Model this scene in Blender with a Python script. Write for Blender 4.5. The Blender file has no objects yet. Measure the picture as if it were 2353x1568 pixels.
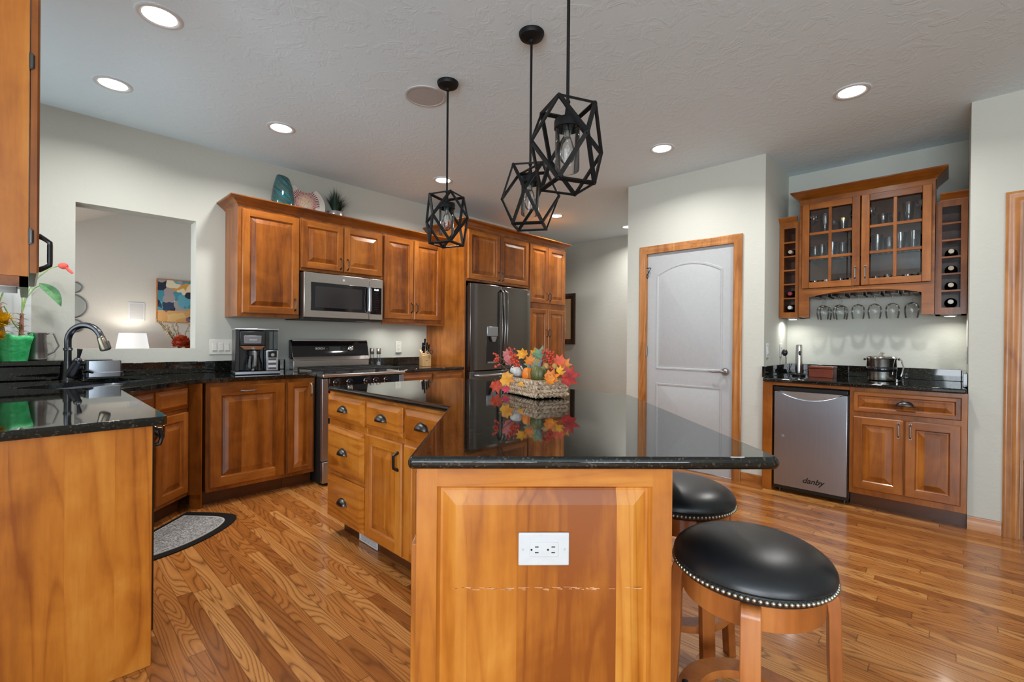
import bpy, bmesh, math, random
from mathutils import Vector, Matrix
PI = math.pi
S = bpy.context.scene
COL = S.collection
random.seed(7)

# ------------------------------------------------------------------ camera, world, daylight, exposure
CAM_H = 1.188
F_PX, YAW, PITCH, ROLL = 1062.93, math.radians(46.4495), math.radians(0.15006), math.radians(0.51040)
def cam_axes():
    cy, sy, cp, sp, cr, sr = math.cos(YAW), math.sin(YAW), math.cos(PITCH), math.sin(PITCH), math.cos(ROLL), math.sin(ROLL)
    Ry = Matrix(((cy, -sy, 0), (sy, cy, 0), (0, 0, 1)))
    C = Matrix(((1, 0, 0), (0, 0, -1), (0, 1, 0)))
    P = Matrix(((1, 0, 0), (0, cp, -sp), (0, sp, cp)))
    Rr = Matrix(((cr, -sr, 0), (sr, cr, 0), (0, 0, 1)))
    # mathutils matrices multiply with @ ; rows are camera right, down, forward
    # Ry above takes (right, forward) from the room axes
    return Rr @ P @ C @ Ry
Mc = cam_axes()
cd = bpy.data.cameras.new('camera'); cam = bpy.data.objects.new('camera', cd); COL.objects.link(cam)
cd.sensor_width = 36.0; cd.lens = F_PX / 2353 * 36.0; cd.clip_start = 0.05; cd.clip_end = 100
R3 = Matrix((Mc[0], -Mc[1], -Mc[2])).transposed()
cam.matrix_world = Matrix.Translation((0, 0, CAM_H)) @ R3.to_4x4()
S.camera = cam
S.view_settings.view_transform = 'Standard'
S.view_settings.look = 'None'
S.view_settings.exposure = EXPOSURE = 0.29
S.view_settings.gamma = 1.0
S.view_settings.use_curve_mapping = False
S.cycles.use_denoising = True
S.cycles.max_bounces = 8
S.cycles.diffuse_bounces = 4
S.cycles.glossy_bounces = 4
S.cycles.transmission_bounces = 6
S.cycles.transparent_max_bounces = 16
S.cycles.caustics_reflective = False
S.cycles.caustics_refractive = False
S.cycles.sample_clamp_indirect = 4.0
S.cycles.use_adaptive_sampling = True
S.cycles.adaptive_threshold = 0.02

W = bpy.data.worlds.new('sky'); S.world = W; W.use_nodes = True
wb = W.node_tree.nodes['Background']; wb.inputs[0].default_value = (0.80, 0.90, 1.0, 1); wb.inputs[1].default_value = 1.6

def area_light(name, loc, direction, sx, sy, power, col=(1, 1, 1), spread=180, parent=None, shape='RECTANGLE'):
    l = bpy.data.lights.new(name, 'AREA'); l.shape = shape; l.size = sx; l.size_y = sy
    l.energy = power; l.color = col; l.spread = math.radians(spread)
    o = bpy.data.objects.new(name, l); COL.objects.link(o)
    o.location = loc; o.rotation_euler = Vector(direction).to_track_quat('-Z', 'Y').to_euler()
    if parent: o.parent = parent
    return o
# daylight through the windows behind the camera and through the living room window
area_light('daylight_rear_window', (-1.7, -3.93, 1.45), (.25, 1, 0.62), 2.4, 1.9, 100, (0.86, 0.94, 1.0))
area_light('daylight_patio_window', (-3.43, -1.3, 1.3), (1, 0.2, 0.72), 2.9, 2.1, 165, (0.86, 0.94, 1.0))
area_light('daylight_sink_window', (-0.285, 3.46, 1.62), (1, -0.1, 0.45), 1.25, 1.0, 9, (0.84, 0.93, 1.0))
area_light('daylight_living_window', (-1.92, 7.0, 1.6), (1, 0, 0), 3.4, 2.2, 75, (0.98, 0.99, 1.0))

# ------------------------------------------------------------------ mesh building
class MB:
    def __init__(s): s.v = []; s.f = []; s.m = []
    def add(s, vs, fs, mi=0):
        b = len(s.v); s.v += [tuple(v) for v in vs]
        for f in fs: s.f.append([b + i for i in f]); s.m.append(mi)
    def box(s, x0, x1, y0, y1, z0, z1, mi=0):
        s.add([(x0,y0,z0),(x1,y0,z0),(x1,y1,z0),(x0,y1,z0),(x0,y0,z1),(x1,y0,z1),(x1,y1,z1),(x0,y1,z1)],
              [(0,3,2,1),(4,5,6,7),(0,1,5,4),(1,2,6,5),(2,3,7,6),(3,0,4,7)], mi); return s
    def loft(s, loops, mi=0, cap0=True, cap1=True, closed=True):
        n = len(loops[0]); vs = [p for l in loops for p in l]; fs = []
        for k in range(len(loops) - 1):
            for i in range(n if closed else n - 1):
                j = (i + 1) % n; fs.append((k*n+i, k*n+j, (k+1)*n+j, (k+1)*n+i))
        if cap0: fs.append(tuple(range(n))[::-1])
        if cap1: fs.append(tuple((len(loops)-1)*n + i for i in range(n)))
        s.add(vs, fs, mi); return s
    def prism(s, poly, z0, z1, mi=0):
        return s.loft([[(x, y, z0) for x, y in poly], [(x, y, z1) for x, y in poly]], mi)
    def lathe(s, prof, c=(0,0,0), seg=24, mi=0, axis=None, cap=True):
        loops = []
        q = Vector((0,0,1)).rotation_difference(Vector(axis)) if axis else None
        for r, z in prof:
            l = []
            for i in range(seg):
                a = 2*PI*i/seg; p = Vector((max(r,1e-5)*math.cos(a), max(r,1e-5)*math.sin(a), z))
                if q: p = q @ p
                l.append((p.x+c[0], p.y+c[1], p.z+c[2]))
            loops.append(l)
        return s.loft(loops, mi, cap, cap)
    def cyl(s, c, r, h, axis=(0,0,1), seg=24, r2=None, mi=0):
        return s.lathe([(r, 0), (r if r2 is None else r2, h)], c, seg, mi, axis)
    def tube(s, pts, r, seg=8, mi=0, closed=False, flat=None):
        P = [Vector(p) for p in pts]; n = len(P); loops = []
        t0 = (P[1]-P[0]).normalized(); up = Vector((0,0,1)) if abs(t0.z) < .9 else Vector((1,0,0))
        nrm = (up - t0*up.dot(t0)).normalized()
        for i in range(n):
            if closed: t = (P[(i+1)%n]-P[i-1]).normalized()
            else: t = (P[min(i+1,n-1)]-P[max(i-1,0)]).normalized()
            nrm = (nrm - t*nrm.dot(t)).normalized(); b = t.cross(nrm)
            rr = r[i] if isinstance(r, (list, tuple)) else r
            fl = 1 if flat is None else flat
            loops.append([tuple(P[i] + nrm*rr*math.cos(2*PI*k/seg) + b*rr*fl*math.sin(2*PI*k/seg)) for k in range(seg)])
        if closed: loops.append(loops[0])
        return s.loft(loops, mi, not closed, not closed)
    def bar(s, p, q, w, h=None, up=(0,0,1), mi=0):
        p, q = Vector(p), Vector(q); t = (q-p).normalized(); u = Vector(up)
        if abs(t.dot(u)) > .95: u = Vector((1,0,0))
        u = (u - t*u.dot(t)).normalized(); b = t.cross(u); h = h or w
        c = [(-1,-1),(1,-1),(1,1),(-1,1)]
        return s.loft([[tuple(e + b*w/2*i + u*h/2*j) for i, j in c] for e in (p, q)], mi)
    def ball(s, c, r, sc=(1,1,1), seg=16, rings=10, mi=0):
        loops = []
        for k in range(rings+1):
            a = -PI/2 + PI*k/rings; rr = max(math.cos(a), 1e-4)*r
            loops.append([(c[0]+sc[0]*rr*math.cos(2*PI*i/seg), c[1]+sc[1]*rr*math.sin(2*PI*i/seg), c[2]+sc[2]*r*math.sin(a)) for i in range(seg)])
        return s.loft(loops, mi)
    def sweep(s, path, prof, z=0, mi=0, closed=False):
        # profile points (out, z); out is to the right of the walking direction, corners are mitred
        P = [Vector(p) for p in path]; n = len(P); loops = []
        for i in range(n):
            def nr(a, b):
                d = (b-a).normalized(); return Vector((d.y, -d.x))
            if closed or 0 < i < n-1:
                n1, n2 = nr(P[i-1], P[i]), nr(P[i], P[(i+1)%n]); m = (n1+n2).normalized(); k = 1/max(m.dot(n1), .2)
            else:
                m = nr(P[0], P[1]) if i == 0 else nr(P[-2], P[-1]); k = 1
            loops.append([(P[i].x+m.x*k*o, P[i].y+m.y*k*o, z+h) for o, h in prof])
        if closed: loops.append(loops[0])
        return s.loft(loops, mi, not closed, not closed)
    def xf(s, M, i0=0):
        for i in range(i0, len(s.v)): s.v[i] = tuple(M @ Vector(s.v[i]))
        return s

def obj(name, mb, mats, parent=None, bev=0, seg=2, ang=38, solid=0, sub=0):
    me = bpy.data.meshes.new(name); me.from_pydata(mb.v, [], mb.f)
    if not isinstance(mats, (list, tuple)): mats = [mats]
    for m in mats: me.materials.append(m)
    me.polygons.foreach_set('material_index', [min(i, len(mats)-1) for i in mb.m])
    bm = bmesh.new(); bm.from_mesh(me); bmesh.ops.recalc_face_normals(bm, faces=bm.faces[:]); bm.to_mesh(me); bm.free()
    me.shade_smooth(); me.set_sharp_from_angle(angle=math.radians(ang)); me.update()
    o = bpy.data.objects.new(name, me); COL.objects.link(o)
    if parent: o.parent = parent
    if solid:
        m = o.modifiers.new('thickness', 'SOLIDIFY'); m.thickness = solid; m.offset = 0
    if bev:
        m = o.modifiers.new('edges', 'BEVEL'); m.width = bev; m.segments = seg; m.limit_method = 'ANGLE'; m.angle_limit = math.radians(40)
    if sub:
        m = o.modifiers.new('smooth', 'SUBSURF'); m.levels = sub; m.render_levels = sub
    return o
def tag(o, label, cat, group=None):
    o['label'] = label; o['category'] = cat
    if group: o['group'] = group
    return o
def thing(name, label, cat, loc=(0,0,0), rz=0, group=None):
    o = bpy.data.objects.new(name, None); COL.objects.link(o); o.empty_display_size = .05
    o.location = loc; o.rotation_euler = (0, 0, rz); return tag(o, label, cat, group)
def solo(name, mb, mats, label, cat, loc=(0,0,0), rot=(0,0,0), group=None, **k):
    o = obj(name, mb, mats, None, **k); o.location = loc; o.rotation_euler = rot; return tag(o, label, cat, group)
def struct(name, mb, mats, **k):
    o = obj(name, mb, mats, None, **k); o['kind'] = 'structure'; return o
def dup(root, loc, rz=0, label=None, group=None):
    r = root.copy(); COL.objects.link(r); r.location = loc; r.rotation_euler = (0, 0, rz)
    if label: r['label'] = label
    if group: r['group'] = group
    for ch in list(root.children):
        c = ch.copy(); COL.objects.link(c); c.parent = r
        for g in list(ch.children):
            d = g.copy(); COL.objects.link(d); d.parent = c
    return r
def mesh_hole(outer, holes, z0, z1):
    # slab with holes
    bm = bmesh.new()
    for loop in [outer] + holes:
        vs = [bm.verts.new((x, y, z1)) for x, y in loop]
        for i in range(len(vs)): bm.edges.new((vs[i], vs[(i+1) % len(vs)]))
    bmesh.ops.triangle_fill(bm, edges=bm.edges[:], use_beauty=True)
    r = bmesh.ops.extrude_face_region(bm, geom=bm.faces[:])
    bmesh.ops.translate(bm, vec=(0, 0, z0-z1), verts=[g for g in r['geom'] if isinstance(g, bmesh.types.BMVert)])
    bmesh.ops.recalc_face_normals(bm, faces=bm.faces[:])
    bmesh.ops.dissolve_limit(bm, angle_limit=0.01, verts=bm.verts[:], edges=bm.edges[:])
    mb = MB(); bm.verts.index_update()
    mb.add([v.co[:] for v in bm.verts], [[v.index for v in f.verts] for f in bm.faces]); bm.free(); return mb
def ngon(n, r, c=(0,0), a0=0, sx=1, sy=1):
    return [(c[0]+r*sx*math.cos(a0+2*PI*i/n), c[1]+r*sy*math.sin(a0+2*PI*i/n)) for i in range(n)]
def rrect(x0, x1, y0, y1, r, n=5):
    o = []
    for cx, cy, a in ((x1-r, y0+r, -PI/2), (x1-r, y1-r, 0), (x0+r, y1-r, PI/2), (x0+r, y0+r, PI)):
        for i in range(n+1): o.append((cx+r*math.cos(a+PI/2*i/n), cy+r*math.sin(a+PI/2*i/n)))
    return o
def arc(c, r, a0, a1, n, plane='xz', d=0):
    o = []
    for i in range(n+1):
        a = a0+(a1-a0)*i/n; p, q = c[0]+r*math.cos(a), c[1]+r*math.sin(a)
        o.append((p, d, q) if plane == 'xz' else ((p, q, d) if plane == 'xy' else (d, p, q)))
    return o
def text_mesh(name, txt, size, mat, parent, loc, rot, shear=0, depth=.0006, align='CENTER', bold=0):
    c = bpy.data.curves.new(name, 'FONT'); c.body = txt; c.size = size; c.extrude = depth; c.shear = shear
    c.align_x = align; c.align_y = 'CENTER'; c.offset = bold
    t = bpy.data.objects.new('tmp', c); COL.objects.link(t)
    dg = bpy.context.evaluated_depsgraph_get(); dg.update()
    me = bpy.data.meshes.new_from_object(t.evaluated_get(dg)); bpy.data.objects.remove(t)
    me.materials.clear(); me.materials.append(mat)
    o = bpy.data.objects.new(name, me); COL.objects.link(o); o.parent = parent; o.location = loc; o.rotation_euler = rot
    return o
# ------------------------------------------------------------------ materials
def srgb(r, g, b):
    f = lambda c: (c/255/12.92 if c/255 <= .04045 else ((c/255+.055)/1.055)**2.4)
    return (f(r), f(g), f(b), 1)
class NT:
    def __init__(s, name):
        s.m = bpy.data.materials.new(name); s.m.use_nodes = True; s.t = s.m.node_tree; s.b = s.t.nodes['Principled BSDF']
    def n(s, typ, **k):
        nd = s.t.nodes.new(typ)
        for a, v in k.items(): setattr(nd, a, v)
        return nd
    def l(s, a, b): s.t.links.new(a, b)
    def math(s, op, a, b=None, c=None):
        nd = s.n('ShaderNodeMath', operation=op)
        for i, x in enumerate((a, b, c)):
            if x is None: continue
            if isinstance(x, (int, float)): nd.inputs[i].default_value = x
            else: s.l(x, nd.inputs[i])
        return nd.outputs[0]
    def vmath(s, op, a, b):
        nd = s.n('ShaderNodeVectorMath', operation=op)
        for i, x in enumerate((a, b)):
            if isinstance(x, tuple): nd.inputs[i].default_value = x
            else: s.l(x, nd.inputs[i])
        return nd.outputs[0]
    def noise(s, vec, scale=1, detail=3, rough=.5, dist=0):
        nd = s.n('ShaderNodeTexNoise'); nd.inputs['Scale'].default_value = scale; nd.inputs['Detail'].default_value = detail
        nd.inputs['Roughness'].default_value = rough; nd.inputs['Distortion'].default_value = dist
        if vec is not None: s.l(vec, nd.inputs['Vector'])
        return nd.outputs['Fac']
    def ramp(s, fac, stops, interp='LINEAR'):
        nd = s.n('ShaderNodeValToRGB'); cr = nd.color_ramp; cr.interpolation = interp
        while len(cr.elements) < len(stops): cr.elements.new(.5)
        for e, (p, c) in zip(cr.elements, stops): e.position = p; e.color = c if len(c) == 4 else (*c, 1)
        s.l(fac, nd.inputs[0]); return nd.outputs[0]
    def mix(s, fac, a, b, blend='MIX'):
        nd = s.n('ShaderNodeMix', data_type='RGBA', blend_type=blend)
        for sock, x in ((nd.inputs[0], fac), (nd.inputs[6], a), (nd.inputs[7], b)):
            if isinstance(x, (int, float)): sock.default_value = x
            elif isinstance(x, tuple): sock.default_value = x
            else: s.l(x, sock)
        return nd.outputs[2]
    def coord(s, kind='Object', rnd=True):
        tc = s.n('ShaderNodeTexCoord').outputs[kind]
        if rnd:
            oi = s.n('ShaderNodeObjectInfo'); r = s.math('MULTIPLY', oi.outputs['Random'], 53.0)
            cx = s.n('ShaderNodeCombineXYZ'); s.l(r, cx.inputs[0]); s.l(r, cx.inputs[1]); s.l(r, cx.inputs[2])
            tc = s.vmath('ADD', tc, cx.outputs[0])
        return tc
    def bump(s, h, strength=.1, dist=.01):
        nd = s.n('ShaderNodeBump'); nd.inputs['Strength'].default_value = strength; nd.inputs['Distance'].default_value = dist
        s.l(h, nd.inputs['Height']); s.l(nd.outputs[0], s.b.inputs['Normal'])
    def set(s, **k):
        mp = dict(color='Base Color', rough='Roughness', metal='Metallic', coat='Coat Weight', coatr='Coat Roughness', spec='Specular IOR Level', trans='Transmission Weight', emis='Emission Color', emis_s='Emission Strength', ior='IOR', sheen='Sheen Weight', sub='Subsurface Weight', alpha='Alpha')
        for a, v in k.items():
            i = s.b.inputs[mp[a]]
            if isinstance(v, (int, float)): i.default_value = v
            elif isinstance(v, tuple): i.default_value = v
            else: s.l(v, i)
        return s.m
def plain(name, col, rough=.5, metal=0, **k):
    n = NT(name); v = n.noise(n.coord(), 40, 2)
    return n.set(color=n.mix(v, tuple(c*.93 for c in col[:3])+(1,), tuple(min(1, c*1.05) for c in col[:3])+(1,)), rough=rough, metal=metal, **k)

def wood(name, dark, mid, light, grain='z', stave=0, rough=.32, figure=.5, coat=.25, fine=1.0):
    n = NT(name); v = n.coord()
    k = {'x': (.09, 1, 1), 'y': (1, .09, 1), 'z': (1, 1, .09)}[grain]
    sv = n.vmath('MULTIPLY', v, k)
    shift = None
    if stave:
        sep = n.n('ShaderNodeSeparateXYZ'); n.l(v, sep.inputs[0])
        fl = n.math('FLOOR', n.math('DIVIDE', sep.outputs[0], stave))
        wn = n.n('ShaderNodeTexWhiteNoise', noise_dimensions='1D'); n.l(fl, wn.inputs['W']); shift = wn.outputs['Value']
        cx = n.n('ShaderNodeCombineXYZ'); n.l(n.math('MULTIPLY', shift, 31.0), cx.inputs[1]); n.l(n.math('MULTIPLY', shift, 3.0), cx.inputs[2])
        sv = n.vmath('ADD', sv, cx.outputs[0])
    broad = n.noise(sv, 7, 2, .5, .5)
    rg = n.noise(sv, 4.5, 1.5, .4, .3)
    rings = n.math('FRACT', n.math('MULTIPLY', rg, 13.0))
    line = n.ramp(rings, [(0, (1,1,1)), (.10, (.3,.3,.3)), (.35, (0,0,0)), (.8, (.2,.2,.2)), (1, (1,1,1))])
    streak = n.noise(sv, 90, 3, .6)
    fac = n.math('ADD', n.math('MULTIPLY', broad, .70), n.math('MULTIPLY', streak, .20*fine))
    if shift is not None: fac = n.math('ADD', fac, n.math('MULTIPLY', n.math('SUBTRACT', shift, .5), .36))
    blotch = n.noise(v, 5.0, 3, .6, .6)
    fac = n.math('ADD', fac, n.math('MULTIPLY', n.math('SUBTRACT', blotch, .5), .42))
    fac = n.math('SUBTRACT', fac, n.math('MULTIPLY', line, .15*figure))
    c = n.ramp(fac, [(.18, dark), (.44, mid), (.72, light)])
    n.bump(streak, .03, .002)
    return n.set(color=c, rough=rough, coat=coat, coatr=.12, spec=.4)
CH = (srgb(88, 42, 10), srgb(142, 79, 22), srgb(182, 113, 46))
M = {}
M['wood_v'] = wood('cherry_vertical', *CH, 'z')
M['wood_h'] = wood('cherry_horizontal', *CH, 'x')
M['wood_d'] = wood('cherry_deep', *CH, 'y')
M['wood_p'] = wood('cherry_panel', *CH, 'z', stave=.105)
CI = (srgb(140, 72, 17), srgb(185, 111, 35), srgb(213, 146, 61))
M['isl_v'] = wood('island_vertical', *CI, 'z')
M['isl_h'] = wood('island_horizontal', *CI, 'x')
M['isl_p'] = wood('island_panel', *CI, 'z', stave=.125, figure=1.0)
M['isl_d'] = wood('island_drawer', *CI, 'x', figure=1.3)
M['oak_v'] = wood('oak_trim_vertical', srgb(140, 84, 36), srgb(178, 118, 62), srgb(202, 146, 88), 'z', figure=1.2)
M['oak_h'] = wood('oak_trim_horizontal', srgb(140, 84, 36), srgb(178, 118, 62), srgb(202, 146, 88), 'y', figure=1.2)
M['stool'] = wood('stool_wood', srgb(122, 64, 24), srgb(172, 100, 46), srgb(200, 130, 68), 'z', figure=.4)
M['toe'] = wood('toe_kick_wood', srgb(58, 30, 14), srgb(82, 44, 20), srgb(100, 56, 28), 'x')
M['box_wood'] = wood('reddish_box_wood', srgb(70, 26, 14), srgb(112, 48, 28), srgb(140, 70, 42), 'y')
M['block_wood'] = wood('pale_block_wood', srgb(176, 130, 80), srgb(206, 164, 112), srgb(226, 190, 142), 'z')
M['rack_in'] = wood('rack_inside', srgb(70, 32, 14), srgb(104, 54, 26), srgb(130, 76, 40), 'z')

def floor_mat():
    n = NT('oak_floor'); v = n.coord('Object', False)
    sep = n.n('ShaderNodeSeparateXYZ'); n.l(v, sep.inputs[0]); x, y = sep.outputs[0], sep.outputs[1]
    wd = .060
    row = n.math('FLOOR', n.math('DIVIDE', x, wd)); fx = n.math('FRACT', n.math('DIVIDE', x, wd))
    w1 = n.n('ShaderNodeTexWhiteNoise', noise_dimensions='1D'); n.l(row, w1.inputs['W'])
    yy = n.math('ADD', n.math('DIVIDE', y, 1.05), n.math('MULTIPLY', w1.outputs['Value'], 7.0))
    colm = n.math('FLOOR', yy); fy = n.math('FRACT', yy)
    cb = n.n('ShaderNodeCombineXYZ'); n.l(row, cb.inputs[0]); n.l(colm, cb.inputs[1])
    w2 = n.n('ShaderNodeTexWhiteNoise', noise_dimensions='2D'); n.l(cb.outputs[0], w2.inputs['Vector'])
    seed = w2.outputs['Value']
    c3 = n.n('ShaderNodeCombineXYZ'); n.l(n.math('ADD', n.math('MULTIPLY', x, 1.0), n.math('MULTIPLY', seed, 19.0)), c3.inputs[0])
    n.l(n.math('MULTIPLY', y, .115), c3.inputs[1]); n.l(n.math('MULTIPLY', seed, 7.0), c3.inputs[2])
    f0 = n.noise(c3.outputs[0], 9.5, 1.2, .35, .25)
    ring = n.math('FRACT', n.math('MULTIPLY', f0, 20.0))
    lines = n.ramp(ring, [(0, (1,1,1)), (.16, (.25,.25,.25)), (.45, (0,0,0)), (.86, (.35,.35,.35)), (1, (1,1,1))])
    pores = n.noise(n.vmath('MULTIPLY', c3.outputs[0], (1, 1.3, 1)), 150, 2, .6)
    base = n.ramp(n.math('ADD', n.math('MULTIPLY', seed, .7), n.math('MULTIPLY', pores, .3)),
                  [(.1, srgb(148, 86, 36)), (.5, srgb(188, 120, 58)), (.9, srgb(214, 152, 86))])
    # dark lines only where pores also speak
    lf = n.math('MULTIPLY', lines, n.math('ADD', .40, n.math('MULTIPLY', pores, .75)))
    col = n.mix(lf, base, srgb(104, 56, 20))
    edge = n.math('MINIMUM', n.math('MINIMUM', fx, n.math('SUBTRACT', 1.0, fx)), n.math('MULTIPLY', n.math('MINIMUM', fy, n.math('SUBTRACT', 1.0, fy)), 12.0))
    gap = n.ramp(edge, [(0, (1,1,1)), (.02, (.9,.9,.9)), (.03, (0,0,0))])
    col = n.mix(n.math('MULTIPLY', gap, .55), col, srgb(70, 36, 14))
    n.bump(n.math('ADD', n.math('MULTIPLY', gap, -1.0), n.math('MULTIPLY', pores, .15)), .12, .002)
    return n.set(color=col, rough=.24, coat=.3, coatr=.10, spec=.5)
M['floor'] = floor_mat()

def granite():
    n = NT('black_granite'); v = n.coord('Object', False)
    vo = n.n('ShaderNodeTexVoronoi'); vo.inputs['Scale'].default_value = 210; n.l(n.vmath('ADD', v, n.vmath('MULTIPLY', n.n('ShaderNodeTexNoise').outputs['Color'], (.004,.004,.004))), vo.inputs['Vector'])
    sp = n.n('ShaderNodeSeparateColor'); n.l(vo.outputs['Color'], sp.inputs[0])
    big = n.noise(v, 26, 3)
    k = n.math('ADD', sp.outputs[0], n.math('MULTIPLY', n.math('SUBTRACT', big, .5), .5))
    c = n.ramp(k, [(.0, (.004,.005,.005)), (.72, (.006,.007,.006)), (.84, (.012,.012,.010)), (.94, (.028,.024,.016)), (1.0, (.055,.050,.038))])
    return n.set(color=c, rough=.035, spec=.62, coat=.0)
M['granite'] = granite()
def paint(name, col, rough=.6, bs=.10, scale=30):
    n = NT(name); v = n.coord('Object', False)
    h = n.noise(v, scale, 4, .55, .5); g = n.noise(v, 2.0, 2)
    n.bump(n.ramp(h, [(.45, (0,0,0)), (.6, (1,1,1))]), bs, .004)
    return n.set(color=n.mix(g, tuple(c*.975 for c in col[:3])+(1,), col), rough=rough, spec=.25)
M['wall'] = paint('wall_paint', (.575, .585, .530, 1))
M['wall_l'] = paint('living_wall_paint', (.60, .58, .53, 1))
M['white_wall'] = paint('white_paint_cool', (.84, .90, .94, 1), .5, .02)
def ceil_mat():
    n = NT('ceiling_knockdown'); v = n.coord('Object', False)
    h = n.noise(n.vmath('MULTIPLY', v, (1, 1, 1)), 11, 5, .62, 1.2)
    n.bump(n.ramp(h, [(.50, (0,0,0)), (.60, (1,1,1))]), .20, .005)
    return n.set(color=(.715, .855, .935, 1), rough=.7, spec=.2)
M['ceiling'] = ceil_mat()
M['white'] = plain('white_plastic', (.62, .63, .64, 1), .35)
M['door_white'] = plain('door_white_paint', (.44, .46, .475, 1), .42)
M['ivory'] = plain('ivory_plastic', (.76, .75, .69, 1), .4)
def metal(name, col, rough, axis='x', bs=.05, scale=160):
    n = NT(name); v = n.coord()
    k = {'x': (.02, 1, 1), 'y': (1, .02, 1), 'z': (1, 1, .02)}[axis]
    h = n.noise(n.vmath('MULTIPLY', v, k), scale, 2)
    n.bump(h, bs, .001)
    return n.set(color=n.mix(h, tuple(c*.92 for c in col)+(1,), tuple(min(1, c*1.06) for c in col)+(1,)), rough=rough, metal=1.0)
M['steel'] = metal('brushed_steel', (.60, .575, .55), .27)
M['steel_cool'] = metal('brushed_steel_cool', (.43, .47, .53), .30, 'z')
M['chrome'] = metal('polished_chrome', (.78, .78, .78), .07, 'z', .0)
M['dark_steel'] = metal('dark_stainless', (.165, .155, .150), .20, 'x', .02)
M['pewter'] = metal('pewter', (.30, .285, .28), .38, 'z', .06, 60)
M['faucet'] = metal('brushed_bronze_nickel', (.085, .09, .10), .28, 'z', .02)
M['nickel_warm'] = metal('warm_nickel', (.22, .20, .155), .28, 'z', .02)
M['iron'] = metal('dark_hardware', (.10, .095, .09), .32, 'z', .02)
M['black_metal'] = plain('black_powder_coat', (.005, .005, .0055, 1), .5, spec=.25)
M['black'] = plain('black_plastic', (.010, .010, .011, 1), .28)
M['black_matte'] = plain('black_matte', (.012, .012, .012, 1), .6)
M['black_gloss'] = plain('black_gloss', (.006, .006, .008, 1), .05, spec=.6)
M['dark_gray'] = plain('dark_gray_plastic', (.06, .06, .065, 1), .4)
M['gray'] = plain('gray_plastic', (.22, .22, .23, 1), .4)
M['lt_gray'] = plain('light_gray', (.5, .5, .5, 1), .4)
def glass(name, tint=(1,1,1), refl=.9, blend=.25, rough=.01):
    n = NT(name); n.t.nodes.remove(n.b)
    out = [x for x in n.t.nodes if x.type == 'OUTPUT_MATERIAL'][0]
    tr = n.n('ShaderNodeBsdfTransparent'); tr.inputs[0].default_value = (*tint, 1)
    gl = n.n('ShaderNodeBsdfGlossy'); gl.inputs['Roughness'].default_value = rough; gl.inputs['Color'].default_value = (1, 1, 1, 1)
    lw = n.n('ShaderNodeLayerWeight'); lw.inputs['Blend'].default_value = blend
    mx = n.n('ShaderNodeMixShader'); n.l(n.math('MULTIPLY', lw.outputs['Fresnel'], refl), mx.inputs[0]); n.l(tr.outputs[0], mx.inputs[1]); n.l(gl.outputs[0], mx.inputs[2])
    n.l(mx.outputs[0], out.inputs['Surface']); return n.m
M['pane'] = glass('cabinet_glass', (.93, .95, .95), 1.0, .35)
M['glass'] = glass('clear_glass', (.95, .96, .96), .95, .26)
M['glass2'] = glass('shelf_glass', (.95, .96, .97), 1.0, .42)
M['smoke'] = glass('smoky_glass', (.42, .44, .44), .9, .3)
def emit(name, col, s):
    n = NT(name); return n.set(color=(0,0,0,1), emis=(*col, 1), emis_s=s, rough=.5)
M['lens'] = emit('lamp_lens', (1, .98, .95), 9.0)
M['lens_warm'] = emit('puck_lens', (1, .95, .88), 9.0)
M['display'] = emit('clock_digits', (.75, .9, 1), 2.0)
def leather():
    n = NT('black_leather'); v = n.coord()
    h = n.noise(v, 140, 3, .6); n.bump(h, .05, .002)
    return n.set(color=(.009, .010, .012, 1), rough=n.math('ADD', .30, n.math('MULTIPLY', n.noise(v, 12, 2), .10)), spec=.55)
M['leather'] = leather()
M['nail'] = metal('antique_nail_heads', (.50, .49, .42), .3, 'z', 0)
# ------------------------------------------------------------------ the room shell
CEIL = 2.74
struct('floor', MB().box(-3.5, 4.30, -4, 7.0, -.06, 0).box(4.30, 6.2, -.2, 7.0, -.06, 0), M['floor'])
def tile_mat():
    n = NT('terracotta_tile'); v = n.coord('Object', False)
    b = n.n('ShaderNodeTexBrick'); b.offset = 0; b.inputs['Scale'].default_value = 1; b.inputs['Brick Width'].default_value = .33; b.inputs['Row Height'].default_value = .33
    b.inputs['Mortar Size'].default_value = .006; b.inputs['Color1'].default_value = srgb(196, 140, 100); b.inputs['Color2'].default_value = srgb(210, 156, 116); b.inputs['Mortar'].default_value = srgb(110, 92, 78)
    n.l(v, b.inputs['Vector']); return n.set(color=b.outputs['Color'], rough=.3)
struct('floor_tile', MB().box(4.30, 6.9, -3.5, -.2, -.06, .0), tile_mat())
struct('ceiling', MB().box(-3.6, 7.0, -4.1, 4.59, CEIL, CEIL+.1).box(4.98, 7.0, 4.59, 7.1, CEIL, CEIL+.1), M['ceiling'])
OX0, OX1, OZ0, OZ1 = .236, .944, 1.095, 2.121
w = MB().box(-.42, OX0, 4.42, 4.589, 0, CEIL).box(OX1, 4.98, 4.42, 4.589, 0, CEIL).box(OX0, OX1, 4.42, 4.589, 0, OZ0).box(OX0, OX1, 4.42, 4.589, OZ1, CEIL)
struct('wall_back', w, M['wall'])
struct('wall_dining', MB().box(-3.5, -.42, 2.0, 2.12, 0, CEIL), M['wall'])
struct('pale_board', MB().box(-.30, .026, 4.402, 4.42, 1.035, CEIL), M['white_wall'])  # flat cool-white board on the back wall beside the left corner, ledge to ceiling
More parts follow.
